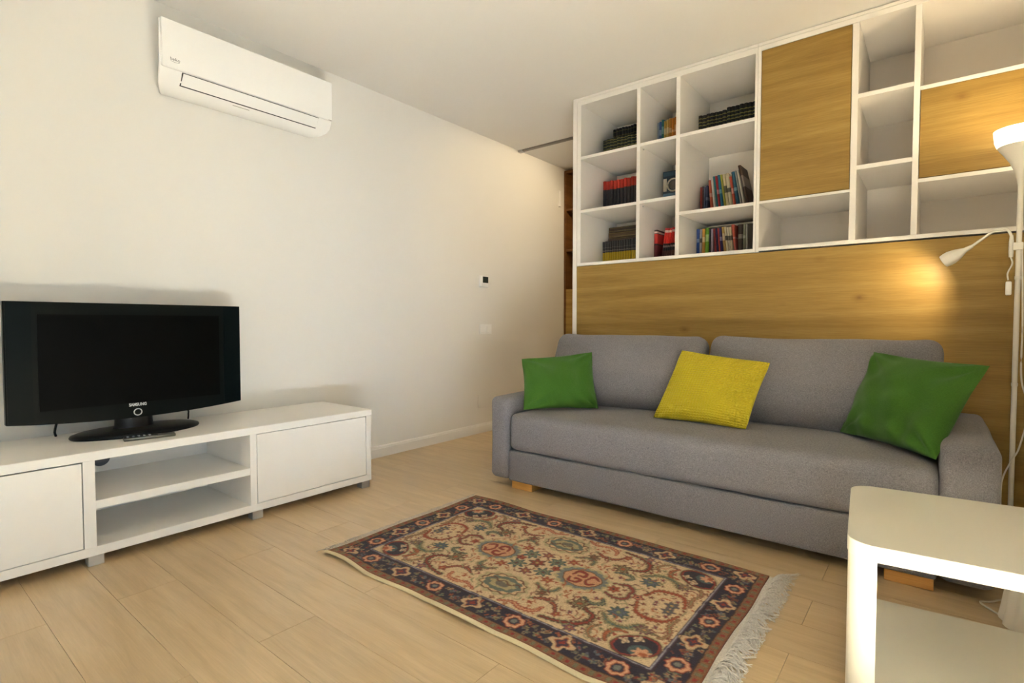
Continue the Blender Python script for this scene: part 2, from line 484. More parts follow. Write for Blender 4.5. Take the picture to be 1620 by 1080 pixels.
# ceiling rail and hall shelving
rl = thing('ceiling_rail', 'thin grey sliding door rail on the ceiling beside the bookcase', 'rail', (0.0, 4.11, H))
part('track', 'rail', rl, (0.0, 1.3, 4.095, 4.125, H - 0.018, H))
part('end_cap', 'steel', rl, (0.001, 0.05, 4.09, 4.13, H - 0.021, H - 0.0005))
hs = thing('hall_shelf', 'dark brown shelving seen at the end of the passage', 'shelf', (0.0, YF - 0.03, 0))
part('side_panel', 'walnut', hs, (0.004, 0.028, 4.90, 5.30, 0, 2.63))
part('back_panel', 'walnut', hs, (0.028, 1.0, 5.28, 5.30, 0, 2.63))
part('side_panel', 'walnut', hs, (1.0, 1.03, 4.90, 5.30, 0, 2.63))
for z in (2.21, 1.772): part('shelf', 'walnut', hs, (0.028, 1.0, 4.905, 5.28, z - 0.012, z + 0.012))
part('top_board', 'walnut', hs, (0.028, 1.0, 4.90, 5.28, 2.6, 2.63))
part('door', 'oak', hs, (0.030, 0.52, 4.90, 4.92, 0.02, 1.352))
part('door', 'oak', hs, (0.523, 0.998, 4.90, 4.92, 0.02, 1.352))

# ================================================================== BOOKS
def book_mat(name, base, bands=(), h=0.2, rough=0.55):
    t = NT(name)
    tc = t.n('ShaderNodeTexCoord'); sp = t.n('ShaderNodeSeparateXYZ'); t.l(tc.outputs['Object'], sp.inputs[0])
    mr = t.n('ShaderNodeMath', operation='DIVIDE'); mr.inputs[1].default_value = h; t.l(sp.outputs['Z'], mr.inputs[0])
    stops = [(0.0, base)]
    for a, b, c in bands: stops += [(a, c), (b, base)]
    c = t.ramp(mr.outputs[0], stops, 'CONSTANT') if bands else base
    nz = t.noise(tc.outputs['Object'], 120, 2)
    c = t.mix(nz, c, t.mix(0.18, c, (0, 0, 0, 1))) if bands else t.mix(nz, base, tuple(q * 0.85 for q in base[:3]) + (1,))
    return t.set(c, rough)
BM = {}
def book_mesh(w, h, d):
    """spine at y=0 facing -y, book running back to y=d; origin under the spine"""
    key = (round(w, 4), round(h, 4), round(d, 4))
    mb = MB(); c = 0.0016; s = min(w * 0.5, 0.009)
    prof = [(-w / 2, s), (-w / 4, s * 0.25), (0, 0), (w / 4, s * 0.25), (w / 2, s), (w / 2, d), (w / 2 - c, d), (w / 2 - c, s + 0.003), (-w / 2 + c, s + 0.003), (-w / 2 + c, d), (-w / 2, d)]
    mb.extrude_z(prof, 0, h)
    mb.mi = 1
    mb.box(-w / 2 + c, w / 2 - c, s + 0.003, d - 0.004, 0.003, h - 0.003)
    return mb
def add_book(name, label, x, z, w, h, mat, y=3.75, d=0.15, lean=0.0, group=None, mesh=None):
    if mesh is None:
        mb = book_mesh(w, h, d); bmesh.ops.recalc_face_normals(mb.bm, faces=mb.bm.faces)
        mesh = bpy.data.meshes.new('book'); mb.bm.to_mesh(mesh); mb.bm.free()
        mesh.materials.append(mat); mesh.materials.append(M['pages'])
    o = bpy.data.objects.new(name, mesh); COL.objects.link(o)
    o.location = (x, y, z); o.rotation_euler = (0, lean, 0)
    tag(o, label, 'book', group); return o
def mesh_for(w, h, d, mat):
    mb = book_mesh(w, h, d); bmesh.ops.recalc_face_normals(mb.bm, faces=mb.bm.faces)
    me = bpy.data.meshes.new('book'); mb.bm.to_mesh(me); mb.bm.free()
    me.materials.append(mat); me.materials.append(M['pages']); return me

gold = srgb(150, 142, 80); navy = srgb(22, 22, 48); dgreen = srgb(22, 34, 22)
set_green = book_mat('gilt_green_binding', dgreen, [(0.0, 0.42, navy), (0.50, 0.53, gold), (0.60, 0.63, gold), (0.72, 0.75, gold), (0.84, 0.87, gold), (0.93, 0.96, gold)], 0.203)
set_black = book_mat('gilt_black_binding', srgb(20, 20, 18), [(0.0, 0.46, srgb(24, 20, 34)), (0.54, 0.57, gold), (0.66, 0.69, gold), (0.76, 0.79, gold), (0.88, 0.91, gold)], 0.21)
set_dark = book_mat('dark_binding', srgb(14, 14, 12), [(0.72, 0.74, srgb(80, 74, 40)), (0.82, 0.84, srgb(80, 74, 40)), (0.93, 0.95, srgb(90, 84, 48))], 0.33)
set_red = book_mat('red_top_binding', srgb(44, 40, 40), [(0.0, 0.26, srgb(120, 22, 18)), (0.745, 1.0, srgb(178, 40, 16))], 0.275)
set_yel = book_mat('yellow_foot_binding', srgb(58, 56, 56), [(0.0, 0.55, srgb(196, 166, 26)), (0.60, 0.64, srgb(120, 116, 110)), (0.74, 0.76, srgb(110, 104, 98))], 0.195)
set_rb = book_mat('red_black_binding', srgb(30, 22, 20), [(0.0, 0.30, srgb(84, 50, 40)), (0.40, 0.46, srgb(150, 130, 120)), (0.52, 0.86, srgb(206, 30, 18)), (0.86, 0.93, srgb(230, 200, 190)), (0.93, 1.0, srgb(190, 22, 20))], 0.228)

ORD = ['first', 'second', 'third', 'fourth', 'fifth', 'sixth', 'seventh', 'eighth', 'ninth', 'tenth', 'eleventh', 'twelfth', 'thirteenth', 'fourteenth', 'fifteenth', 'sixteenth', 'seventeenth', 'eighteenth']
def row_set(x0, x1, n, z, h, mat, label, group, y=3.75, d=0.15, jit=0.003, lean=0.0, name='book'):
    w = (x1 - x0) / n; me = mesh_for(w - 0.0008, h, d, mat)
    for i in range(n):
        o = add_book(name, label.replace('volume', ORD[i] + ' volume from left', 1).replace('paperback', ORD[i] + ' paperback from left', 1), x0 + w * (i + 0.5), z, w, h, mat, y + rnd.uniform(0, jit), d, lean, group, me)
        o.scale.z = 1 + rnd.uniform(-0.014, 0.014); o.location.y += rnd.uniform(0, 0.006)
row_set(1.1085, 1.435, 11, 2.2157, 0.203, set_green, 'dark green gilt volume, front row of the top left compartment', 'gilt green volumes, front row')
row_set(1.1085, 1.435, 13, 2.2157, 0.335, set_dark, 'tall black volume, back row of the top left compartment', 'tall black volumes, back row', y=3.915, d=0.062)
row_set(1.1085, 1.435, 11, 1.8237, 0.272, set_red, 'red-topped dark volume in the middle left compartment', 'red-topped volumes')
row_set(1.1085, 1.435, 16, 1.4332, 0.195, set_yel, 'grey paperback with yellow foot in the bottom left compartment', 'yellow-footed paperbacks')
row_set(1.8585, 2.045, 7, 2.2177, 0.212, set_black, 'black gilt-banded volume in the left half of the wide top compartment', 'black gilt volumes, left half', y=3.752)
row_set(2.050, 2.295, 9, 2.2177, 0.222, set_black, 'black gilt-banded volume in the right half of the wide top compartment', 'black gilt volumes, right half', y=3.75)
# books lying flat on the yellow-footed row
brown = [srgb(58, 40, 26), srgb(82, 62, 38), srgb(48, 32, 22)]
names = ['lowest', 'middle', 'topmost']
zt = 1.4332 + 0.197
for i, (hh, x0) in enumerate(((0.036, 1.112), (0.042, 1.114), (0.04, 1.116))):
    m_ = book_mat('brown_leather_%d' % i, brown[i], [(0.2, 0.24, gold), (0.8, 0.84, gold)], hh)
    mb = MB(); mb.box(0, 0.32, 0, 0.10, 0, hh, 0.004, 2)
    o = mb.build('book', m_); o.location = (x0, 3.845, zt); zt += hh
    tag(o, names[i] + ' brown book lying flat on the yellow-footed paperbacks', 'book', 'flat brown books')

def mixed(x, z, items, where, group, y=3.75, d=0.16):
    for i, (cname, rgb, w, h, lean) in enumerate(items):
        base = srgb(*rgb); lt = srgb(*[min(255, int(c * 0.6 + 100)) for c in rgb]) if sum(rgb) < 480 else srgb(*[int(c * 0.5) for c in rgb])
        m_ = book_mat('cover_' + group[:6] + str(i), base, [(0.12, 0.17, lt), (0.55, 0.55 + 0.05 + 0.2 * rnd.random(), lt)] if w > 0.014 else [(0.15, 0.2, lt)], h)
        if i: x += max(0.0, h * (math.sin(R(items[i - 1][4])) - math.sin(R(lean))))
        a = R(lean); wid = w / math.cos(a) if lean else w
        add_book('book', f'{cname} book, {ORD[i]} from the left {where}', x + wid / 2, z + abs(math.sin(a)) * w / 2, w - 0.0006, h, m_, y, d, a, group)
        x += wid + 0.0004
# small mixed row, top centre
mixed(1.582, 2.2167, [('pale grey', (150, 160, 175), .012, .213, 0), ('blue', (62, 92, 150), .018, .216, 0), ('teal', (24, 106, 104), .016, .228, 0),
      ('mustard yellow', (180, 150, 66), .019, .214, 0), ('sand yellow', (196, 160, 80), .018, .22, 0), ('ochre', (176, 120, 40), .019, .224, 0), ('orange', (200, 124, 40), .02, .222, 0), ('amber', (190, 112, 30), .02, .226, 0)],
      'in the narrow top compartment', 'books in the narrow top compartment', y=3.70)
# front-facing book with the number 10
b10 = thing('book', 'blue book facing forward with a large number ten on its cover', 'book', (1.69, 3.79, 1.8267))
m10 = book_mat('blue_cover', srgb(36, 52, 72), [(0.02, 0.10, srgb(150, 36, 26)), (0.12, 0.40, srgb(84, 120, 150)), (0.86, 0.97, srgb(52, 80, 100))], 0.27)
mb = MB(); mb.box(-0.098, 0.098, 0, 0.03, 0, 0.27, 0.0015, 1); o = mb.build('cover', m10, None, 0); o.parent = b10
mt = text_mesh('1', 0.13, face_my((-0.082, -0.0006, 0.165)), width=0.026, bold=0.002); o = link('lettering', mt, plain('cover_print', srgb(196, 186, 170)), None, 0); o.parent = b10
mb = MB(); ring = []
for k in range(32):
    a = 2 * math.pi * k / 32; ring.append((-0.018 + 0.044 * math.cos(a), -0.002, 0.166 + 0.044 * math.sin(a)))
ring.append(ring[0]); mb.tube(ring, 0.006, 6); o = mb.build('ring_print', 'cover_print' if 'cover_print' in M else mt.materials[0], None); o.parent = b10
mb = MB(); mb.lathe([(0.0, 0.0), (0.032, 0.0), (0.032, 0.002), (0, 0.002)], (0, 0, 0), 24)
bmesh.ops.rotate(mb.bm, cent=(0, 0, 0), matrix=Matrix.Rotation(R(90), 3, 'X'), verts=mb.bm.verts)
bmesh.ops.translate(mb.bm, vec=(-0.018, 0, 0.166), verts=mb.bm.verts)
o = mb.build('globe_print', plain('globe_print', srgb(96, 92, 88), var=0.6, scale=60), None); o.parent = b10
# narrow bottom compartment
m_ = book_mat('dark_red_spine', srgb(40, 24, 28), [(0.05, 0.5, srgb(110, 22, 26)), (0.55, 0.86, srgb(190, 34, 28)), (0.88, 0.94, srgb(220, 200, 190))], 0.225)
add_book('book', 'dark book with red spine, standing apart in the narrow bottom compartment', 1.594, 1.4333, 0.026, 0.223, m_, 3.66, 0.17)
row_set(1.632, 1.795, 9, 1.4345, 0.228, set_rb, 'red and black volume in the narrow bottom compartment', 'red and black volumes', y=3.66, lean=R(7))
# widest bay, middle shelf
mixed(1.872, 1.7152, [('red', (150, 50, 40), .014, .222, 0), ('dark maroon', (58, 22, 24), .010, .225, 0), ('grey blue', (70, 84, 110), .013, .22, 0), ('navy', (30, 40, 74), .016, .228, 0),
      ('brick orange', (176, 78, 52), .018, .262, -5), ('white', (206, 200, 190), .014, .282, -6), ('teal', (38, 110, 120), .014, .284, -7), ('crimson', (160, 28, 40), .015, .285, -7),
      ('sea blue', (24, 104, 136), .018, .288, -7), ('lime', (160, 160, 60), .014, .288, -8), ('cream', (206, 194, 150), .020, .288, -8), ('ivory', (204, 192, 160), .022, .29, -8),
      ('coral', (190, 72, 48), .017, .265, -9), ('dark teal', (22, 80, 104), .022, .295, -9), ('grey', (150, 150, 146), .012, .3, -10), ('pale', (190, 182, 168), .014, .302, -11), ('dark brown', (66, 42, 26), .018, .335, -13)],
      'on the middle shelf of the widest bay', 'mixed books on the widest middle shelf', y=3.77, d=0.17)
# widest bay, bottom
mixed(1.8590, 1.4335, [('blue', (44, 78, 150), .022, .21, 0), ('silver grey', (170, 166, 166), .017, .205, 0), ('orange', (198, 140, 50), .021, .208, 0), ('green', (96, 150, 28), .027, .212, 0),
      ('black', (34, 34, 36), .014, .205, 0), ('lilac grey', (150, 140, 160), .012, .2, 0), ('dark red', (140, 40, 36), .013, .2, -4), ('navy', (40, 34, 70), .014, .203, -5), ('scarlet', (170, 46, 34), .010, .2, -5), ('purple', (62, 48, 92), .016, .204, -5),
      ('gold', (196, 160, 90), .018, .205, -6), ('ivory', (206, 194, 160), .016, .204, -6), ('cream', (200, 190, 160), .015, .2, -6), ('beige', (190, 176, 146), .015, .2, -6), ('salmon', (196, 92, 74), .018, .215, -7), ('dark brown', (50, 34, 20), .032, .21, 0), ('sage grey', (130, 132, 112), .016, .21, 0), ('ash grey', (150, 146, 140), .014, .208, 0)],
      'at the bottom of the widest bay', 'mixed books at the bottom of the widest bay', y=3.74)
mb = MB(); mb.box(0, 0.36, 0, 0.2, 0, 0.012, 0.002, 1)
mg = mb.build('magazine', plain('magazine_cover', srgb(176, 168, 156), var=0.3, scale=14)); mg.location = (1.93, 3.79, 1.6495)
tag(mg, 'pale magazine lying flat on the bottom row of books in the widest bay', 'magazine')

# ================================================================== WALL DEVICES
t = thing('thermostat', 'small white thermostat with dark display on the cream wall', 'thermostat', (0.0, 3.58, 1.31))
part('housing', 'plastic', t, (0.0, 0.028, 3.525, 3.625, 1.305, 1.408), bev=0.004)
part('display', 'lcd', t, (0.0275, 0.0295, 3.548, 3.620, 1.345, 1.400))
t = thing('light_switch', 'double white light switch on the wall below the thermostat', 'switch', (0.0, 3.61, 0.89))
part('plate', 'plastic', t, (0.0, 0.010, 3.528, 3.690, 0.888, 0.976), bev=0.003)
part('rocker', 'plastic', t, (0.009, 0.014, 3.548, 3.604, 0.902, 0.962), bev=0.002)
part('rocker', 'plastic', t, (0.009, 0.014, 3.612, 3.668, 0.902, 0.962), bev=0.002)
t = thing('cover_plate', 'blank painted cover plate low on the wall beside the sofa arm', 'cover plate', (0.0, 3.6, 0.22))
part('plate', 'wall', t, (0.0, 0.006, 3.51, 3.72, 0.225, 0.348), bev=0.002)
t = thing('wall_strip', 'slim pale upright strip high on the wall beside the hall shelving', 'wall fitting', (0.0, 4.8, 2.23))  # slim pale strip standing slightly proud of the wall
part('body', 'plastic', t, (0.0, 0.02, 4.79, 4.82, 2.231, 2.399), bev=0.003)

# ================================================================== AIR CONDITIONER
ac = thing('air_conditioner', 'white split air conditioner mounted high on the cream wall', 'air conditioner', (0.0, 1.47, 2.17))
A0, A1 = 0.993, 1.948
mb = MB(); mb.extrude_y([(0.004, 2.474), (0.188, 2.484), (0.188, 2.252), (0.182, 2.232), (0.166, 2.206), (0.142, 2.186), (0.10, 2.172), (0.03, 2.170), (0.004, 2.178)], A0, A1)
for v in mb.bm.verts:
    f_ = max(0.0, 1 - v.co.x / 0.16) * 0.064
    v.co.y += f_ if v.co.y < 1.4 else -f_
body = mb.build('body', 'acpanel', ac, 30)
bv = body.modifiers.new('bevel', 'BEVEL'); bv.width = 0.006; bv.segments = 3; bv.limit_method = 'ANGLE'; bv.angle_limit = R(40)
fp = part('front_panel', 'acpanel', ac, (0.184, 0.200, A0 + 0.008, A1 - 0.004, 2.251, 2.488), bev=0.004)
def slope_plate(name, mat, y0, y1, s0, s1, off, th):
    a = Vector((0.197, 0, 2.249)); b = Vector((0.150, 0, 2.188)); d = (b - a).normalized(); nrm = Vector((-d.z, 0, d.x))
    if nrm.x < 0: nrm = -nrm
    L = (b - a).length; mb = MB(); p0, p1 = a + d * L * s0, a + d * L * s1
    q = [p0 + nrm * off, p1 + nrm * off, p1 + nrm * (off + th), p0 + nrm * (off + th)]
    mb.extrude_y([(v.x, v.z) for v in q], y0, y1); return mb.build(name, mat, ac, 0)
slope_plate('outlet_slot', 'dark', 1.094, 1.852, 0.05, 0.94, -0.004, 0.005)
slope_plate('louver', 'acpanel', 1.0985, 1.850, 0.075, 0.86, -0.002, 0.006)
me = text_mesh('beko', 0.021, face_px((0.2004, 1.060, 2.296)), width=0.044); link('lettering', me, 'print', fp, 0)
mb = MB(); mb.tube(catmull([(0.2004, 1.040, 2.2855), (0.2004, 1.06, 2.2825), (0.2004, 1.080, 2.2845)], 5), 0.0008, 4); mb.build('logo_underline', 'print', fp)
slope_plate('printed_label', 'grey_mark', 1.36, 1.45, 1.10, 1.13, -0.0005, 0.0008)
part('seam_mark', 'grey_mark', ac, (0.1995, 0.2004, 1.915, 1.940, 2.2515, 2.254), bev=0)

# ================================================================== TV STAND
ts = thing('tv_stand', 'long low white television stand with two doors and open shelves', 'tv stand', (0.29, 0.92, 0))
T0, T1, XB, XF = -0.113, 1.957, 0.02, 0.545
ZB, ZT = 0.042, 0.468
part('top_board', 'lacquer', ts, (XB, XF + 0.004, T0 - 0.003, T1 + 0.003, 0.431, ZT), bev=0.0015)
part('bottom_board', 'lacquer', ts, (XB, XF, T0, T1, ZB, 0.078))
part('side_panel', 'lacquer', ts, (XB, XF, T1 - 0.034, T1, 0.078, 0.431))
part('side_panel', 'lacquer', ts, (XB, XF, T0, T0 + 0.034, 0.078, 0.431))
part('divider', 'lacquer', ts, (XB, XF, 0.574, 0.614, 0.078, 0.431))
part('divider', 'lacquer', ts, (XB, XF, 1.236, 1.268, 0.078, 0.431))
part('shelf', 'lacquer', ts, (XB + 0.01, XF - 0.002, 0.614, 1.236, 0.230, 0.265))
part('back_panel', 'lacquer', ts, (XB - 0.004, XB + 0.012, T0 + 0.034, T1 - 0.034, 0.078, 0.431))
part('inner_gap', 'dark', ts, (XF - 0.03, XF - 0.024, 1.268, T1 - 0.034, 0.078, 0.431), (XF - 0.03, XF - 0.024, T0 + 0.034, 0.574, 0.078, 0.431), bev=0)
part('door', 'lacquer', ts, (XF - 0.019, XF - 0.001, 1.2715, T1 - 0.0375, 0.081, 0.4275))
part('door', 'lacquer', ts, (XF - 0.019, XF - 0.001, T0 + 0.0375, 0.5705, 0.081, 0.4255))
for y in (0.585, 1.245, T1 - 0.064, T0 + 0.01):
    for x in (XF - 0.055, XB + 0.03): part('foot', 'steel', ts, (x, x + 0.05, y, y + 0.054, 0.0, ZB), bev=0.002)
mb = MB(); mb.lathe([(0.0, 0.0), (0.034, 0.0), (0.038, 0.002), (0.038, 0.004), (0.0, 0.004)], (0, 0, 0), 24)
bmesh.ops.rotate(mb.bm, cent=(0, 0, 0), matrix=Matrix.Rotation(R(90), 3, 'Y'), verts=mb.bm.verts)
bmesh.ops.translate(mb.bm, vec=(XB + 0.012, 0.755, 0.330), verts=mb.bm.verts); mb.build('cable_hole', 'print', ts)

# ================================================================== TELEVISION
tv = thing('television', 'black flat television with oval stand on the white tv stand', 'television', (0.22, 0.86, ZT))
V0, V1, Z0, Z1, XT = 0.393, 1.324, 0.568, 1.075, 0.262
# casing with the gently bowed lower edge
pr_ = [(V0 + (V1 - V0) * k / 24, Z0 - 0.026 * (1 - (2 * k / 24 - 1) ** 2)) for k in range(25)] + [(V1, Z1), (V0, Z1)]
n_ = len(pr_); mb = MB()
mb.raw([(XT - 0.035, y, z) for y, z in pr_] + [(XT, y, z) for y, z in pr_], [(i, (i + 1) % n_, n_ + (i + 1) % n_, n_ + i) for i in range(n_)] + [tuple(range(n_))[::-1], tuple(range(n_, 2 * n_))])
cs = mb.build('casing', 'gloss_black', tv, 30)
b_ = cs.modifiers.new('bevel', 'BEVEL'); b_.width = 0.003; b_.segments = 2; b_.limit_method = 'ANGLE'; b_.angle_limit = R(40)
part('rear_cover', 'satin_black', tv, (XT - 0.10, XT - 0.034, V0 + 0.1, V1 - 0.1, Z0 + 0.06, Z1 - 0.05), bev=0.015)
part('speaker_strip', 'side_black', tv, (XT - 0.001, XT + 0.0012, V0 + 0.006, V0 + 0.086, Z0 + 0.004, Z1 - 0.004), bev=0)
part('speaker_strip', 'side_black', tv, (XT - 0.001, XT + 0.0012, V1 - 0.086, V1 - 0.006, Z0 + 0.004, Z1 - 0.004), bev=0)
part('screen', 'screen', tv, (XT - 0.004, XT + 0.0015, 0.497, 1.216, 0.613, 1.022), bev=0)
me = text_mesh('SAMSUNG', 0.019, face_px((XT + 0.0008, 0.849, 0.6030)), width=0.070, bold=0.0006); link('lettering', me, 'silver', tv, 0)
mb = MB(); ring = []
for k in range(33):
    a = 2 * math.pi * k / 32; ring.append((XT + 0.0008, 0.8485 + 0.0155 * math.cos(a), 0.5680 + 0.0150 * math.sin(a)))
mb.tube(ring, 0.0024, 6); mb.build('power_ring', 'silver', tv)
mb = MB(); mb.lathe([(0.0, 0.0), (0.985, 0.0), (1.0, 0.006), (0.985, 0.014), (0.9, 0.021), (0.5, 0.027), (0.0, 0.028)], (0.225, 0.86, ZT + 0.0005), 56, 0.148, 0.262); mb.build('stand_base', 'satin_black', tv, 50)
mb = MB(); mb.lathe([(1.0, 0.02), (0.92, 0.04), (0.85, 0.12), (0.85, 0.16), (0.0, 0.16)], (0.215, 0.845, ZT), 32, 0.045, 0.085); mb.build('neck', 'satin_black', tv, 40)
mb = MB(); mb.tube(catmull([(0.19, 0.60, 0.63), (0.12, 0.585, 0.56), (0.10, 0.575, 0.50), (0.09, 0.58, 0.474)], 8), 0.005, 8); mb.build('power_cable', 'satin_black', tv)
mb = MB(); mb.tube(catmull([(0.17, 0.92, 0.60), (0.12, 0.98, 0.55), (0.10, 1.05, 0.535), (0.09, 1.12, 0.526), (0.08, 1.13, 0.50), (0.075, 1.13, 0.474)], 8), 0.004, 8); mb.build('antenna_cable', 'satin_black', tv)

M['remote_grey'] = plain('remote_grey', (0.16, 0.15, 0.12, 1), 0.3, 0.5)
rm = thing('remote_control', 'slim silver and black remote control in front of the television', 'remote control', (0.44, 0.84, ZT + 0.0005), R(-11))
mb = MB(); mb.box(-0.022, 0.022, -0.097, 0.097, 0.0, 0.014, 0.004, 2); mb.build('body', 'remote_grey', rm)
mb = MB(); mb.box(-0.0185, 0.0185, -0.093, 0.03, 0.0135, 0.0155, 0.001, 1); mb.build('face', 'satin_black', rm)
for i in range(5):
    for j in range(3):
        mb = MB(); mb.box(-0.014 + j * 0.0105, -0.0065 + j * 0.0105, -0.085 + i * 0.02, -0.076 + i * 0.02, 0.0155, 0.0170, 0.0008, 1); mb.build('button', 'silver', rm)

# ================================================================== SOFA
sf = thing('sofa', 'grey fabric three seat sofa with two back cushions against the oak panel', 'sofa', (2.22, 2.92, 0))
def soft(name, mat, parent, *a, **k):
    v, f = soft_box(*a, **k); mb = MB(); mb.raw(v, f); return mb.build(name, mat, parent, 60)
soft('base', 'sofa', sf, 1.206, 3.212, 2.452, 3.36, 0.046, 0.2265, 0.012, m=16, k=3, namp=0.002, nscale=3)
soft('seat', 'sofa', sf, 1.206, 3.212, 2.445, 3.34, 0.2275, 0.450, 0.045, bulge=(0, 0.010, 0.016), m=24, k=5, namp=0.004, nscale=3.3, seed=3)
for nm, x0, x1, zt in (('armrest', 1.064, 1.2045, 0.538), ('armrest', 3.2135, 3.379, 0.552)):
    soft(nm, 'sofa', sf, x0, x1, 2.450, 3.39, 0.046, zt, 0.036, bulge=(0.004, 0.004, 0.010), m=12, k=5, namp=0.003, nscale=4, seed=x0)
soft('back_frame', 'sofa', sf, 1.206, 3.212, 3.25, 3.40, 0.20, 0.72, 0.03, m=8, k=3)
def back_cushion(x0, x1, seed, ears):
    h = 0.47
    v, f = soft_box(x0, x1, -0.105, 0.105, 0, h, 0.07, bulge=(0, 0.045, 0.008), m=22, k=5, namp=0.007, nscale=4.2, seed=seed)
    out = []
    cx = (x0 + x1) / 2
    for p in v:
        u = (p.x - cx) / ((x1 - x0) / 2); w = p.z / h
        p = p.copy()
        thin = 1 - 0.45 * max(0, w - 0.45) / 0.55
        p.y *= thin
        p.z += (w ** 3) * 0.016 * (abs(u) ** 6 * ears - 0.25 * (1 - u * u))
        a = R(-13); y, z = p.y, p.z
        out.append(Vector((p.x, 3.055 + y * math.cos(a) - z * math.sin(a) * 0.98, 0.440 + y * math.sin(a) + z * math.cos(a))))
    mb = MB(); mb.raw(out, f); return mb.build('back_cushion', 'sofa', sf, 70)
back_cushion(1.118, 2.150, 2.0, 1.0)
back_cushion(2.172, 3.222, 5.0, 1.2)
for x in (1.222, 3.055):
    for y in (2.468, 3.22): part('leg', 'oakleg', sf, (x, x + 0.15, y, y + 0.12, 0, 0.047), bev=0.002)

# ================================================================== CUSHIONS
def pillow(name, label, mat, TL, TR, BR, BL, th, n=44, inset=0.07, wr=0.010, seed=0.0, waffle=0):
    TL, TR, BR, BL = map(Vector, (TL, TR, BR, BL))
    c = (TL + TR + BR + BL) / 4
    nrm = ((TR - TL + BR - BL).cross(TL - BL + TR - BR)).normalized()
    if nrm.y > 0: nrm = -nrm
    vs_, fs = [], []
    def P(u, v, side):
        a = 1 - inset * (1 - (2 * v - 1) ** 2) ** 0.8 * 1.0; b = 1 - inset * (1 - (2 * u - 1) ** 2) ** 0.8
        uu = 0.5 + (u - 0.5) * a; vv = 0.5 + (v - 0.5) * b
        base = (TL * (1 - uu) + TR * uu) * (1 - vv) + (BL * (1 - uu) + BR * uu) * vv
        cu, cv = abs(2 * u - 1), abs(2 * v - 1)
        pull = 0.028 * max(0.0, (cu * cv - 0.72) / 0.28) ** 1.5
        base = base + (c - base) * pull
        s = max(0.0, math.sin(math.pi * u) * math.sin(math.pi * v))
        hgt = th * 0.5 * (s ** 0.55) * (1 + 0.25 * (v - 0.5))
        q = base * 5 + Vector((seed, seed * 1.7, 0))
        edge = min(u, 1 - u, v, 1 - v)
        w = wr * (noise.noise(q) + 0.6 * noise.noise(q * 2.3)) * (s ** 0.3)
        w += wr * 1.1 * math.sin(26 * u + 5 * noise.noise(q)) * max(0, (v - 0.72) / 0.28) * (s ** 0.4) * 0.5
        for (ku, kv) in ((0, 0), (1, 0), (0, 1), (1, 1)):
            du, dv = u - ku, v - kv; rr_ = math.hypot(du, dv)
            if rr_ < 0.5: w += wr * 0.55 * math.sin(9 * math.atan2(abs(dv), abs(du) + 1e-6) + seed + ku * 2 + kv) * (rr_ / 0.15 if rr_ < 0.15 else 1) * (1 - rr_ / 0.5) * (s ** 0.15)
        if waffle and side > 0:
            w += 0.0055 * (abs(math.sin(math.pi * u * waffle)) ** 0.7 * abs(math.sin(math.pi * v * waffle)) ** 0.7 - 0.4) * (1 if edge > 0 else 0)
        return base + nrm * (side * (hgt + w * (1 if side > 0 else 0.4)) * (1.0 if side > 0 else 0.8)) * (1 if edge > 0 else 0)
    idx = {}
    for side in (1, -1):
        for i in range(n + 1):
            for j in range(n + 1):
                rim = i in (0, n) or j in (0, n)
                if rim and side == -1: idx[(i, j, -1)] = idx[(i, j, 1)]; continue
                idx[(i, j, side)] = len(vs_); vs_.append(P(i / n, j / n, side))
        for i in range(n):
            for j in range(n):
                q = [idx[(i, j, side)], idx[(i + 1, j, side)], idx[(i + 1, j + 1, side)], idx[(i, j + 1, side)]]
                fs.append(q if side > 0 else q[::-1])
    base = (BL + BR) / 2
    me = bpy.data.meshes.new(name); me.from_pydata([v - base for v in vs_], [], fs); me.update()
    bm = bmesh.new(); bm.from_mesh(me); bmesh.ops.recalc_face_normals(bm, faces=bm.faces); bm.to_mesh(me); bm.free()
    o = link(name, me, mat, None, 80); o.location = base
    return tag(o, label, 'cushion')
pillow('cushion', 'green linen cushion leaning on the sofa arm nearest the passage', 'green', (1.155, 2.640, 0.765), (1.505, 2.93, 0.808), (1.60, 2.85, 0.462), (1.262, 2.520, 0.462), 0.15, seed=1.0, wr=0.030, inset=0.07)
pillow('cushion', 'yellow waffle-textured cushion in the middle of the sofa', 'yellow', (2.073, 2.93, 0.838), (2.545, 2.92, 0.788), (2.479, 2.735, 0.462), (1.974, 2.765, 0.462), 0.15, n=186, seed=4.0, inset=0.05, waffle=31, wr=0.011)
pillow('cushion', 'large green linen cushion propped on the sofa arm beside the floor lamp', 'green', (2.963, 3.0, 0.856), (3.365, 2.75, 0.825), (3.205, 2.560, 0.462), (2.835, 2.955, 0.462), 0.16, seed=9.0, wr=0.032, inset=0.07)

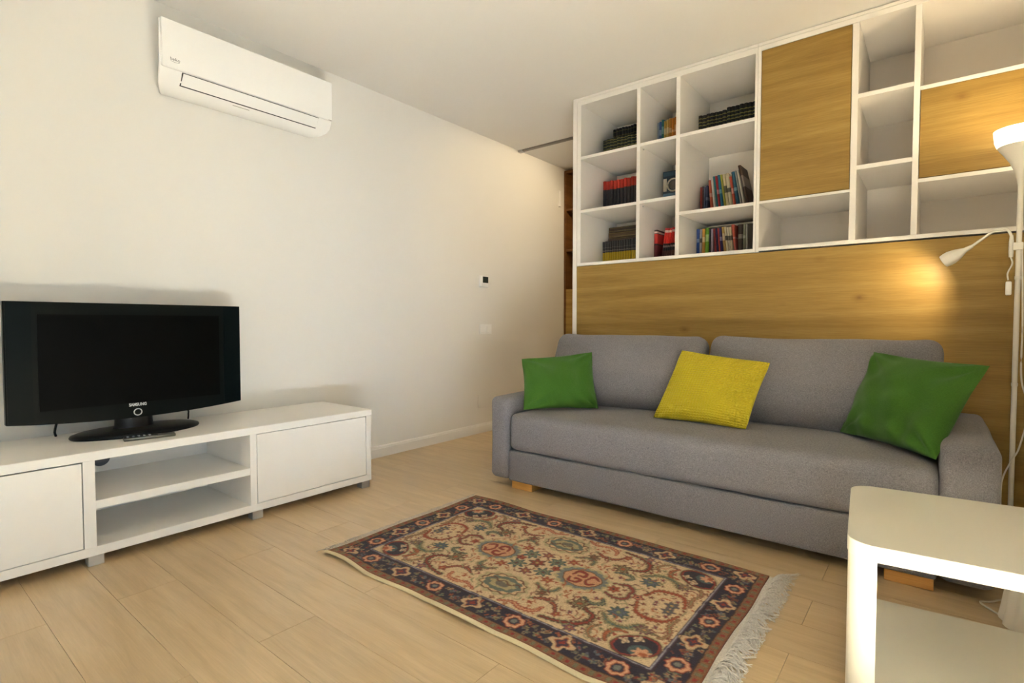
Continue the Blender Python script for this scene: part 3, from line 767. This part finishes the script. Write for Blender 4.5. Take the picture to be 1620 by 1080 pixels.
# ================================================================== RUG
LX0, LX1, LY0, LY1 = 1.172, 2.712, 1.262, 2.208
RL, RW = LX1 - LX0, LY1 - LY0
def rug_colors(nx, ny):
    s = np.linspace(0, RL, nx)[:, None] * np.ones((1, ny)); t = np.ones((nx, 1)) * np.linspace(0, RW, ny)[None, :]
    rg = np.random.RandomState(3)
    C = np.zeros((nx, ny, 3))
    lin = lambda *c: np.array(srgb(*c)[:3])
    cream, navy_, red, rust, teal, sage, brown_, pink, gold_, blue, dk = (lin(196, 170, 134), lin(48, 42, 54), lin(136, 50, 42), lin(156, 88, 56), lin(72, 88, 86), lin(128, 124, 90), lin(98, 64, 46), lin(198, 146, 112), lin(172, 138, 86), lin(92, 94, 110), lin(56, 42, 42))
    olive = lin(154, 146, 108)
    C[:] = cream
    def put(mask, col, a=1.0): C[mask] = C[mask] * (1 - a) + col * a
    def smooth_noise(n, amp):
        g = rg.randn(n, int(n * ny / nx) + 2); xi = np.linspace(0, n - 1.001, nx); yi = np.linspace(0, g.shape[1] - 1.001, ny)
        x0 = xi.astype(int); y0 = yi.astype(int); fx = (xi - x0)[:, None]; fy = (yi - y0)[None]
        return amp * ((g[np.ix_(x0, y0)] * (1 - fx) + g[np.ix_(x0 + 1, y0)] * fx) * (1 - fy) + (g[np.ix_(x0, y0 + 1)] * (1 - fx) + g[np.ix_(x0 + 1, y0 + 1)] * fx) * fy) if n < nx else 0
    # hand-knotted outlines: the drawing wobbles by a knot or two
    s0, t0 = s, t
    s = s + smooth_noise(150, 0.0016) + smooth_noise(60, 0.0022); t = t + smooth_noise(150, 0.0016) + smooth_noise(60, 0.0022)
    p = np.abs(s - RL / 2); q = np.abs(t - RW / 2)
    def polar(cx, cy, rot=0.0):
        dx, dy = p - cx, q - cy
        return np.hypot(dx, dy), np.arctan2(dy, dx) - rot
    def flower(cx, cy, r, n, c1, c2, c3, amp=0.25, rot=0.0):
        d, a = polar(cx, cy, rot); rr = r * (1 + amp * np.cos(n * a))
        put(d < rr + 0.003, dk, 0.8); put(d < rr, c1); put(d < rr * 0.66, c2); put(d < rr * 0.42, c1); put(d < rr * 0.26, c3)
    def stroke(pts, w, col, out=None, frill=0.0, core=None, halo=None):
        P_ = np.array([tuple(v)[:2] for v in catmull([(a, b, 0) for a, b in pts], 12)])
        x0, y0 = P_.min(0) - 0.03; x1, y1 = P_.max(0) + 0.03
        m = (p > x0) & (p < x1) & (q > y0) & (q < y1)
        pp = np.stack([p[m], q[m]], 1); d = np.sqrt(((pp[:, None, :] - P_[None]) ** 2).sum(2)); k = d.argmin(1); d = d.min(1)
        f = w * (1 + frill * np.sin(k * 1.9)) * (0.45 + 0.55 * np.sin(np.pi * np.clip(k / len(P_), 0.05, 0.95)))
        sub = C[m]
        if halo is not None: sub[d < f + 0.009] = sub[d < f + 0.009] * 0.45 + halo * 0.55
        if out is not None: sub[d < f + 0.0028] = out
        sub[d < f] = col
        if core is not None: sub[d < f * 0.4] = core
        C[m] = sub
    def oval(cx, cy, a, b, rot, col, al=1.0, sc=0.0, n=8):
        dx, dy = p - cx, q - cy; u = dx * math.cos(rot) + dy * math.sin(rot); v = -dx * math.sin(rot) + dy * math.cos(rot)
        rr = np.hypot(u / a, v / b); an = np.arctan2(v / b, u / a)
        put(rr < 1 + sc * np.cos(n * an), col, al)
    FX, FY = 0.64, 0.336
    # corner palmettes
    cx, cy, ro = FX - 0.078, FY - 0.068, -0.62
    oval(cx, cy, 0.086, 0.066, ro, olive, 0.6); oval(cx, cy, 0.080, 0.058, ro, brown_); oval(cx, cy, 0.074, 0.052, ro, red); oval(cx, cy, 0.068, 0.047, ro, lin(52, 44, 52))
    oval(cx + 0.018, cy + 0.016, 0.036, 0.026, ro, teal); oval(cx + 0.026, cy + 0.022, 0.026, 0.020, ro, pink, 1, 0.25, 7); oval(cx + 0.034, cy + 0.028, 0.014, 0.011, ro, rust)
    for dx, dy in ((-0.040, -0.006), (-0.008, -0.036)):
        flower(cx + dx, cy + dy, 0.014, 4, lin(206, 182, 150), brown_, cream, 0.3)
    stroke([(cx - 0.095, cy + 0.03), (cx - 0.09, cy - 0.04), (cx - 0.05, cy - 0.082), (cx + 0.03, cy - 0.086)], 0.005, sage, brown_, 0.5)
    # acanthus scrolls
    A = [([(0.60, 0.03), (0.575, 0.09), (0.525, 0.105), (0.475, 0.085), (0.455, 0.03)], 0.0085, rust, brown_, red, None),
         ([(0.61, 0.05), (0.60, 0.10), (0.615, 0.15), (0.60, 0.19)], 0.008, lin(150, 100, 70), brown_, sage, None),
         ([(0.395, 0.165), (0.44, 0.205), (0.495, 0.195), (0.53, 0.15)], 0.009, sage, brown_, teal, olive),
         ([(0.24, 0.315), (0.31, 0.30), (0.37, 0.265), (0.375, 0.205), (0.33, 0.18)], 0.010, brown_, dk, red, olive),
         ([(0.06, 0.322), (0.11, 0.30), (0.16, 0.315), (0.205, 0.30), (0.215, 0.265)], 0.008, rust, red, pink, None),
         ([(0.45, 0.325), (0.415, 0.30), (0.40, 0.265), (0.42, 0.235)], 0.007, sage, brown_, rust, None),
         ([(0.475, 0.30), (0.455, 0.265), (0.47, 0.23), (0.505, 0.22)], 0.007, rust, brown_, None, None),
         ([(0.33, 0.04), (0.375, 0.055), (0.41, 0.03), (0.405, 0.0)], 0.008, lin(112, 70, 62), brown_, red, olive),
         ([(0.29, 0.12), (0.335, 0.135), (0.365, 0.115), (0.35, 0.09)], 0.007, teal, dk, sage, olive),
         ([(0.10, 0.14), (0.14, 0.165), (0.18, 0.15), (0.185, 0.115)], 0.008, sage, brown_, teal, olive),
         ([(0.15, 0.235), (0.19, 0.215), (0.235, 0.225), (0.26, 0.255)], 0.008, lin(120, 60, 50), dk, rust, None)]
    for pts, w, c_, o_, k_, h_ in A: stroke(pts, w, c_, o_, 0.45, k_, h_)
    # cartouches on both axes
    oval(0.21, 0.0, 0.112, 0.092, 0, olive, 0.75, 0.05, 14); oval(0.21, 0.0, 0.100, 0.080, 0, lin(112, 116, 112), 1, 0.05, 18); oval(0.21, 0.0, 0.082, 0.064, 0, brown_); oval(0.21, 0.0, 0.077, 0.059, 0, lin(190, 140, 104))
    stroke([(0.165, 0.012), (0.175, 0.042), (0.205, 0.040), (0.210, 0.016), (0.19, 0.012)], 0.0055, red, brown_); stroke([(0.225, 0.0), (0.245, 0.034), (0.27, 0.018)], 0.005, red, brown_)
    oval(0.0, 0.222, 0.112, 0.082, 0, olive, 0.75, 0.05, 14); oval(0.0, 0.222, 0.097, 0.068, 0, brown_, 1, 0.07, 12); oval(0.0, 0.222, 0.090, 0.061, 0, lin(196, 164, 126), 1, 0.07, 12); oval(0.0, 0.222, 0.080, 0.052, 0, lin(96, 102, 92), 1, 0.06, 9); oval(0.0, 0.222, 0.058, 0.034, 0, lin(160, 146, 108), 1, 0.1, 7); oval(0.0, 0.228, 0.030, 0.016, 0, lin(104, 96, 84))
    stroke([(0.0, 0.20), (0.03, 0.215), (0.05, 0.195), (0.075, 0.21)], 0.0045, brown_, None, 0.5)
    flower(0.0, 0.0, 0.030, 6, brown_, red, gold_, 0.3); flower(0.065, 0.05, 0.030, 7, teal, sage, brown_, 0.3); flower(0.085, 0.0, 0.016, 5, red, rust, dk); flower(0.0, 0.085, 0.022, 6, lin(110, 62, 62), rust, gold_, 0.35)
    flower(0.115, 0.095, 0.020, 6, rust, red, gold_, 0.35); flower(0.30, 0.165, 0.030, 8, brown_, sage, rust, 0.3, 0.3); flower(0.155, 0.19, 0.020, 6, lin(120, 96, 72), brown_, red, 0.35)
    flower(0.345, 0.0, 0.020, 6, rust, red, dk, 0.3); flower(0.44, 0.0, 0.018, 5, red, pink, dk); flower(0.56, 0.02, 0.020, 6, lin(100, 84, 88), teal, gold_, 0.3)
    flower(0.43, 0.13, 0.030, 9, teal, blue, sage, 0.25); flower(0.545, 0.175, 0.022, 8, lin(110, 70, 72), sage, gold_, 0.3); flower(0.35, 0.31, 0.018, 6, lin(96, 76, 90), rust, gold_, 0.3); flower(0.27, 0.27, 0.016, 5, rust, red, gold_)
    # tendrils
    for _ in range(120):
        cx, cy = rg.uniform(0.02, FX - 0.02), rg.uniform(0.01, FY - 0.015); a0 = rg.uniform(0, 6.28); L = rg.uniform(0.012, 0.034); b0 = a0 + rg.uniform(0.6, 1.6) * rg.choice([-1, 1])
        i_ = int((cx + RL / 2) / RL * (nx - 1)); j_ = int((cy + RW / 2) / RW * (ny - 1))
        if np.abs(C[i_, j_] - cream).max() < 0.02:
            stroke([(cx, cy), (cx + L * math.cos(a0), cy + L * math.sin(a0)), (cx + L * math.cos(a0) + L * math.cos(b0), cy + L * math.sin(a0) + L * math.sin(b0))], 0.0030, [brown_, rust, sage, lin(120, 60, 50)][rg.randint(4)], None, 0.6)
    # scattered buds
    spots = []
    for _ in range(700):
        cx, cy = rg.uniform(0.005, FX - 0.012), rg.uniform(0.005, FY - 0.010)
        i_ = int(np.clip((cx + RL / 2) / RL * (nx - 1), 4, nx - 6)); j_ = int(np.clip((cy + RW / 2) / RW * (ny - 1), 4, ny - 6))
        r_ = rg.uniform(0.0045, 0.0095)
        if np.abs(C[i_ - 2:i_ + 3, j_ - 2:j_ + 3] - cream).max() < 0.02 and all((cx - a) ** 2 + (cy - b) ** 2 > 0.017 ** 2 for a, b in spots):
            spots.append((cx, cy)); pal = [(red, rust), (rust, gold_), (brown_, red), (lin(104, 70, 76), red), (sage, brown_), (rust, red), (lin(112, 64, 50), gold_)][rg.randint(7)]
            d, a = polar(cx, cy, rg.uniform(0, 6)); put(d < r_ * (1 + 0.4 * np.cos(rg.randint(3, 6) * a)), pal[0]); put(d < r_ * 0.4, pal[1])
    # ------- borders from the edge inwards
    e = np.minimum(np.minimum(s0, RL - s0), np.minimum(t0, RW - t0)) + smooth_noise(80, 0.0008)
    run = np.where(np.minimum(t0, RW - t0) < np.minimum(s0, RL - s0), s0, t0)
    B0, B1, B2 = 0.030, 0.122, 0.132
    put(e < B2 + 0.004, lin(60, 48, 66)); put(e < B2, lin(146, 142, 146)); put(e < B2 - 0.004, lin(66, 50, 66)); put(e < B1 - 0.002, navy_)
    mid = 0.078
    def disc(cx, cy, r, n, cols, amp=0.12, rot=0.0, over=None):
        m = (np.abs(s - cx) < r * 1.7) & (np.abs(t - cy) < r * 1.7)
        d = np.hypot(s - cx, t - cy); a = np.arctan2(t - cy, s - cx) + rot
        for fr, col in cols: C[m & (d < r * fr * (1 + amp * np.cos(n * a)))] = col
    def line(length, start, pitch, count, fn, red_first):
        for c_ in np.arange(-0.01, length, 0.0062):      # filler leaves and buds on the navy ground
            x, y = fn(c_ + rg.uniform(-0.005, 0.005), rg.uniform(-0.034, 0.034))
            disc(x, y, rg.uniform(0.0045, 0.0100), rg.randint(2, 5), [(1.0, [lin(150, 128, 96), sage, lin(120, 108, 84), rust, lin(98, 100, 104), lin(112, 58, 48)][rg.randint(6)]), (0.5, [brown_, navy_, red, teal][rg.randint(4)])], 0.45, rg.uniform(0, 6))
        for k in range(count):
            x, y = fn(start + pitch * k, 0)
            if (k % 2 == 0) == red_first: disc(x, y, 0.036, 8, [(1.08, dk), (1.0, red), (0.9, pink), (0.62, rust), (0.52, lin(60, 50, 60)), (0.3, lin(112, 112, 104))], 0.07)
            else: disc(x, y, 0.038, 4, [(1.05, dk), (0.98, lin(186, 156, 120)), (0.62, rust), (0.52, lin(66, 50, 62)), (0.24, red)], 0.26)
    line(RL, 0.020, 0.188, 9, lambda c_, o_: (c_, mid + o_), False); line(RL, 0.020, 0.188, 9, lambda c_, o_: (c_, RW - mid + o_), False)
    line(RW, 0.060, 0.138, 7, lambda c_, o_: (mid + o_, c_), False); line(RW, 0.060, 0.138, 7, lambda c_, o_: (RL - mid + o_, c_), False)
    put((e > B1 - 0.004) & (e < B1), dk)
    put(e < B0 + 0.006, dk); put(e < B0 + 0.001, lin(128, 88, 60))
    put((e < B0 - 0.003) & (np.sin(run * 240) > 0.0) & (e > 0.006), lin(112, 104, 78)); put((e < B0 - 0.006) & (np.sin(run * 120 + 1) > 0.7) & (e > 0.010), red)
    put(e < 0.0045, lin(118, 72, 50))
    # soft knots and weave variation
    for _ in range(1):
        blur = C.copy()
        blur[1:-1, 1:-1] = (C[1:-1, 1:-1] * 2 + C[:-2, 1:-1] + C[2:, 1:-1] + C[1:-1, :-2] + C[1:-1, 2:]) / 6
        C = blur
    C = C * (1 + 0.14 * rg.randn(nx, ny, 1)).clip(0.65, 1.35)
    return C.clip(0, 1)

rug = thing('rug', 'Persian style cream rug with navy floral border on the oak floor', 'rug', ((LX0 + LX1) / 2, (LY0 + LY1) / 2, 0))
NX, NY = 600, 372
def rug_point(s, t, top):
    x = LX0 + s; y = LY0 + t
    near = max(0.0, 1 - t / 0.10)
    far = max(0.0, 1 - (RW - t) / 0.06)
    y += near * 0.006 * math.sin(s * 13 + 0.6) + far * 0.004 * math.sin(s * 11)
    x += 0.004 * math.sin(t * 12) * (max(0, 1 - s / 0.1) + max(0, 1 - (RL - s) / 0.1))
    lift = near * near * 0.010 * max(0, math.sin(s * 9.5 + 0.4)) + far * far * 0.004 * max(0, math.sin(s * 8))
    z = 0.0015 + lift + (0.0075 if top else 0)
    return (x, y, z)
vs_ = [rug_point(RL * i / (NX - 1), RW * j / (NY - 1), True) for i in range(NX) for j in range(NY)]
ii = np.arange(NX * NY).reshape(NX, NY)
fs = np.stack([ii[:-1, :-1], ii[1:, :-1], ii[1:, 1:], ii[:-1, 1:]], -1).reshape(-1, 4).tolist()
# rim skirt
rimi = [ii[i, 0] for i in range(NX)] + [ii[NX - 1, j] for j in range(1, NY)] + [ii[i, NY - 1] for i in range(NX - 2, -1, -1)] + [ii[0, j] for j in range(NY - 2, 0, -1)]
b0 = len(vs_)
for k in rimi: x, y, z = vs_[k]; vs_.append((x, y, z - 0.0075))
nr = len(rimi)
for a in range(nr):
    b = (a + 1) % nr; fs.append([int(rimi[b]), int(rimi[a]), b0 + a, b0 + b])
me = bpy.data.meshes.new('pile'); me.from_pydata(vs_, [], fs); me.update()
cols = rug_colors(NX, NY).reshape(-1, 3)
cols = np.concatenate([cols, cols[np.array(rimi)]]); rgba = np.ones((len(cols), 4), np.float32); rgba[:, :3] = cols
at = me.color_attributes.new('pattern', 'FLOAT_COLOR', 'POINT'); at.data.foreach_set('color', rgba.ravel())
t = NT('rug_pile'); at_n = t.n('ShaderNodeAttribute', attribute_name='pattern')
nz = t.noise(t.coords(), 500, 2); t.bump(nz, 0.5, 0.003); t.b.inputs['Sheen Weight'].default_value = 0.1
link('pile', me, t.set(at_n.outputs['Color'], 0.95, 0, 0.1), rug, 60)
# cream binding along the long edges
for edge, name in ((0.0, 'binding'), (RW, 'binding')):
    vv, ff = [], []; n = 160
    for i in range(n + 1):
        x, y, z = rug_point(RL * i / n, edge, False); sg = -1 if edge == 0 else 1; w_ = 0.013 if edge == 0 else 0.004
        vv += [(x, y, z), (x, y, z + 0.0072), (x, y + sg * w_, z + 0.006), (x, y + sg * (w_ + 0.003), z + 0.0025), (x, y + sg * w_, z)]
    for i in range(n):
        for k in range(5): ff.append((i * 5 + k, i * 5 + (k + 1) % 5, i * 5 + 5 + (k + 1) % 5, i * 5 + 5 + k))
    ff += [(0, 1, 2, 3, 4), tuple(n * 5 + k for k in (4, 3, 2, 1, 0))]
    mb = MB(); mb.raw(vv, ff); mb.build(name, 'binding', rug, 60)
def fringe(x, sg, length, count, mat, name, heap, rad):
    mb = MB()
    for i in range(count):
        y = LY0 + 0.004 + (RW - 0.008) * (i + rnd.random()) / count
        cl = math.sin(y * 61) * 0.5 + math.sin(y * 23 + 1) * 0.5
        L = length * (0.65 + 0.5 * rnd.random()); dy = (0.7 * cl + rnd.uniform(-0.8, 0.8)) * L
        z = 0.002 + rnd.random() * heap
        pts = []
        for k in range(5):
            f = k / 4
            pts.append((x + sg * L * f * (1 - 0.15 * f), y + dy * f * f + rnd.uniform(-0.003, 0.003), 0.0045 + z * math.sin(math.pi * min(1, f * 1.1)) * (1 if f < 0.9 else 0.3)))
        mb.tube(pts, rad, 4, rad * 0.6)
    tag(mb.build(name, mat, rug, 80), 'frayed cotton fringe', kind='stuff')
# woven end strip then fringe
part('end_weave', 'fringe', rug, (LX1 - 0.002, LX1 + 0.018, LY0 + 0.004, LY1 - 0.004, 0.001, 0.006), bev=0)
part('end_weave', 'binding', rug, (LX0 - 0.006, LX0 + 0.002, LY0 + 0.004, LY1 - 0.004, 0.001, 0.005), bev=0)
fringe(LX1 + 0.012, 1, 0.080, 640, 'fringe', 'fringe', 0.020, 0.0021)
fringe(LX0 - 0.004, -1, 0.042, 300, 'fringe_l', 'fringe', 0.006, 0.0017)

# ================================================================== SIDE TABLE
tb = thing('side_table', 'white square side table with rounded corners and lower shelf', 'table', (3.030, 1.550, 0), R(5.2))
S, TZ = 0.575, 0.44
def rrect(x0, x1, y0, y1, r, n=8):
    out = []
    for cx, cy, a0 in ((x1 - r, y1 - r, 0), (x0 + r, y1 - r, 90), (x0 + r, y0 + r, 180), (x1 - r, y0 + r, 270)):
        for k in range(n + 1):
            a = R(a0 + 90 * k / n); out.append((cx + r * math.cos(a), cy + r * math.sin(a)))
    return out
def slab(name, inset, z0, z1, r, bev=0.0015):
    mb = MB(); mb.extrude_z(rrect(inset, S - inset, inset, S - inset, r, 10), z0, z1); o = mb.build(name, 'table', tb, 40)
    b = o.modifiers.new('bevel', 'BEVEL'); b.width = bev; b.segments = 2; b.limit_method = 'ANGLE'; b.angle_limit = R(50); return o
slab('table_top', 0.0, TZ - 0.040, TZ, 0.064)
slab('shelf', 0.004, 0.040, 0.066, 0.060)
def leg(qx, qy):
    # quarter shell that follows the rounded corner, a little straight run on both sides
    r, th, run = 0.062, 0.018, 0.0; outer, inner = [], []
    cx = cy = 0.002 + r
    pts = [(cx + run, cy - r)] + [(cx + r * math.cos(R(a)), cy + r * math.sin(R(a))) for a in range(270, 179, -10)] + [(cx - r, cy + run)]
    ins = [(cx + run, cy - r + th)] + [(cx + (r - th) * math.cos(R(a)), cy + (r - th) * math.sin(R(a))) for a in range(270, 179, -10)] + [(cx - r + th, cy + run)]
    f = lambda p: (p[0] if qx == 0 else S - p[0], p[1] if qy == 0 else S - p[1])
    mb = MB(); mb.extrude_z([f(p) for p in pts] + [f(p) for p in ins[::-1]], 0.022, TZ - 0.040)
    o = mb.build('leg', 'table', tb, 40)
    mb = MB(); c0 = f((0.030, 0.030))
    mb.lathe([(0.0, 0.0), (0.021, 0.0), (0.024, 0.004), (0.024, 0.018), (0.019, 0.023), (0.0, 0.023)], (c0[0], c0[1], 0.0), 20)
    mb.build('foot', 'table', tb, 40)
for a in (0, 1):
    for b in (0, 1): leg(a, b)

# ================================================================== FLOOR LAMP
LXp, LYp = 3.461, 3.15
lp = thing('floor_lamp', 'white uplighter floor lamp with reading arm beside the sofa', 'floor lamp', (LXp, LYp, 0))
c0 = (LXp, LYp, 0)
mb = MB(); mb.lathe([(0.0, 0.001), (0.128, 0.001), (0.132, 0.006), (0.128, 0.014), (0.03, 0.024), (0.014, 0.036), (0.011, 0.05), (0.0, 0.05)], c0, 40); mb.build('base', 'lampw', lp)
mb = MB(); mb.lathe([(0.0095, 0.03), (0.0095, 1.585)], c0, 20); pole = mb.build('pole', 'lampw', lp)
for z in (0.72, 1.18):
    mb = MB(); mb.lathe([(0.0098, z - 0.008), (0.0112, z - 0.006), (0.0112, z + 0.006), (0.0098, z + 0.008)], c0, 20); mb.build('joint_ring', 'lampw', lp)
mb = MB()
mb.lathe([(0.010, 1.575), (0.014, 1.60), (0.022, 1.635), (0.038, 1.675), (0.060, 1.712), (0.080, 1.742), (0.0775, 1.743), (0.056, 1.715), (0.03, 1.68), (0.0, 1.66)], c0, 48); mb.build('lamp_cup', 'lampw', lp, 50)
mb = MB()
mb.lathe([(0.080, 1.742), (0.0885, 1.765), (0.0935, 1.812), (0.0910, 1.812), (0.0860, 1.766), (0.0775, 1.743)], c0, 48)
mb.bm.faces.ensure_lookup_table()
big = [f for f in mb.bm.faces if len(f.verts) > 8]
bmesh.ops.delete(mb.bm, geom=big, context='FACES_ONLY'); tag(mb.build('lamp_bowl', 'glow', lp, 50), 'glowing opal glass rim')
mb = MB(); mb.lathe([(0.0, 1.70), (0.018, 1.705), (0.03, 1.735), (0.026, 1.76), (0.0, 1.772)], c0, 20); mb.build('bulb', 'bulb', lp, 60)
# reading arm
clampz = 1.315
mb = MB(); mb.box(LXp - 0.020, LXp + 0.014, LYp - 0.014, LYp + 0.014, clampz - 0.016, clampz + 0.016, 0.004, 2); mb.lathe([(0.0075, clampz - 0.045), (0.0085, clampz - 0.02), (0.0085, clampz + 0.02), (0.006, clampz + 0.05)], (LXp - 0.024, LYp, 0), 16); mb.build('clamp', 'lampw', lp, 40)
armp = [(LXp - 0.024, LYp, clampz + 0.03), (LXp - 0.026, LYp, 1.365), (LXp - 0.040, LYp + 0.005, 1.392), (LXp - 0.075, LYp + 0.015, 1.392), (LXp - 0.115, LYp + 0.022, 1.362), (LXp - 0.160, LYp + 0.030, 1.325)]
mb = MB(); mb.tube(catmull(armp, 8), 0.0055, 10); arm = mb.build('reading_arm', 'lampw', lp, 60)
tip0 = Vector((LXp - 0.150, LYp + 0.028, 1.332)); tip1 = Vector((LXp - 0.250, LYp + 0.055, 1.272))
dirv = (tip1 - tip0).normalized(); L_ = (tip1 - tip0).length
mb = MB(); mb.lathe([(0.0, 0.0), (0.007, 0.0), (0.011, 0.25 * L_), (0.024, 0.5 * L_), (0.031, 0.72 * L_), (0.031, 0.88 * L_), (0.028, 1.0 * L_), (0.026, 1.0 * L_), (0.026, 0.8 * L_), (0.0, 0.62 * L_)], (0, 0, 0), 28)
rot = dirv.to_track_quat('Z', 'Y').to_matrix()
bmesh.ops.transform(mb.bm, matrix=Matrix.Translation(tip0) @ rot.to_4x4(), verts=mb.bm.verts); sh = mb.build('reading_shade', 'lampw', arm, 50)
bc = tip0 + dirv * L_ * 0.86
mb = MB(); bmesh.ops.create_uvsphere(mb.bm, u_segments=14, v_segments=8, radius=0.012, matrix=Matrix.Translation(bc)); mb.build('reading_bulb', 'bulb', arm, 60)
# cords
mb = MB(); mb.tube(catmull([(LXp - 0.024, LYp, clampz - 0.045), (LXp - 0.020, LYp - 0.012, 1.24), (LXp - 0.034, LYp - 0.018, 1.20), (LXp - 0.032, LYp - 0.018, 1.17)], 8), 0.003, 8); mb.build('switch_cord', 'cord', lp)
mb = MB(); mb.box(LXp - 0.040, LXp - 0.020, LYp - 0.026, LYp - 0.010, 1.105, 1.165, 0.005, 2); mb.build('cord_switch', 'plastic', lp)
mb = MB(); mb.tube(catmull([(LXp + 0.010, LYp - 0.012, 1.30), (LXp + 0.018, LYp - 0.012, 1.0), (LXp + 0.020, LYp - 0.012, 0.75), (LXp + 0.045, LYp - 0.015, 0.62), (LXp + 0.02, LYp - 0.015, 0.45), (LXp - 0.008, LYp - 0.02, 0.38), (LXp - 0.035, LYp - 0.04, 0.28), (LXp - 0.03, LYp - 0.10, 0.10), (3.46, 2.80, 0.006), (3.44, 2.62, 0.005), (3.37, 2.50, 0.005), (3.335, 2.46, 0.005), (3.40, 2.36, 0.005), (3.43, 2.2, 0.005)], 10), 0.0032, 8); mb.build('power_cord', 'cord', lp)
# lamp light
pd = bpy.data.lights.new('uplight', 'POINT'); pd.energy = 4; pd.color = (1.0, 0.80, 0.50); pd.shadow_soft_size = 0.03
po = bpy.data.objects.new('uplight', pd); COL.objects.link(po); po.location = (0, 0, 1.80); po.parent = lp
sd = bpy.data.lights.new('reading_light', 'SPOT'); sd.energy = 6.5; sd.color = (1.0, 0.80, 0.50); sd.spot_size = R(120); sd.spot_blend = 0.8; sd.shadow_soft_size = 0.012
so = bpy.data.objects.new('reading_light', sd); COL.objects.link(so); so.location = Vector((tip1.x, tip1.y, tip1.z)) + dirv * 0.004 - Vector((LXp, LYp, 0)); so.parent = lp
so.rotation_euler = (dirv + Vector((0, 0.55, 0.0))).to_track_quat('-Z', 'Y').to_euler()

# ================================================================== WHITE CLOTH ON THE FLOOR
cx, cy = 3.475, 2.36
vv, ff = [], []; n = 72; lv = [(0.0, 1.0), (0.03, 0.97), (0.10, 0.88), (0.2, 0.74), (0.27, 0.60), (0.30, 0.40), (0.305, 0.0)]
for z, rr in lv:
    for k in range(n):
        a = 2 * math.pi * k / n; fold = 1 + 0.10 * rr * math.sin(11 * a) + 0.04 * math.sin(5 * a + 1)
        zz = z if z > 0 else 0.002 + 0.006 * (1 + math.sin(11 * a + 0.8))
        vv.append((cx + 0.095 * rr * fold * math.cos(a), cy + 0.095 * rr * fold * math.sin(a), zz))
for i in range(len(lv) - 1):
    for k in range(n): ff.append((i * n + k, i * n + (k + 1) % n, (i + 1) * n + (k + 1) % n, (i + 1) * n + k))
me = bpy.data.meshes.new('white_cloth'); me.from_pydata([(x - cx, y - cy, z) for x, y, z in vv], [], ff); me.update()
o = link('white_cloth', me, 'cloth', None, 80); o.location = (cx, cy, 0)
tag(o, 'gathered white fabric with ruffled hem on the floor behind the table', 'fabric')
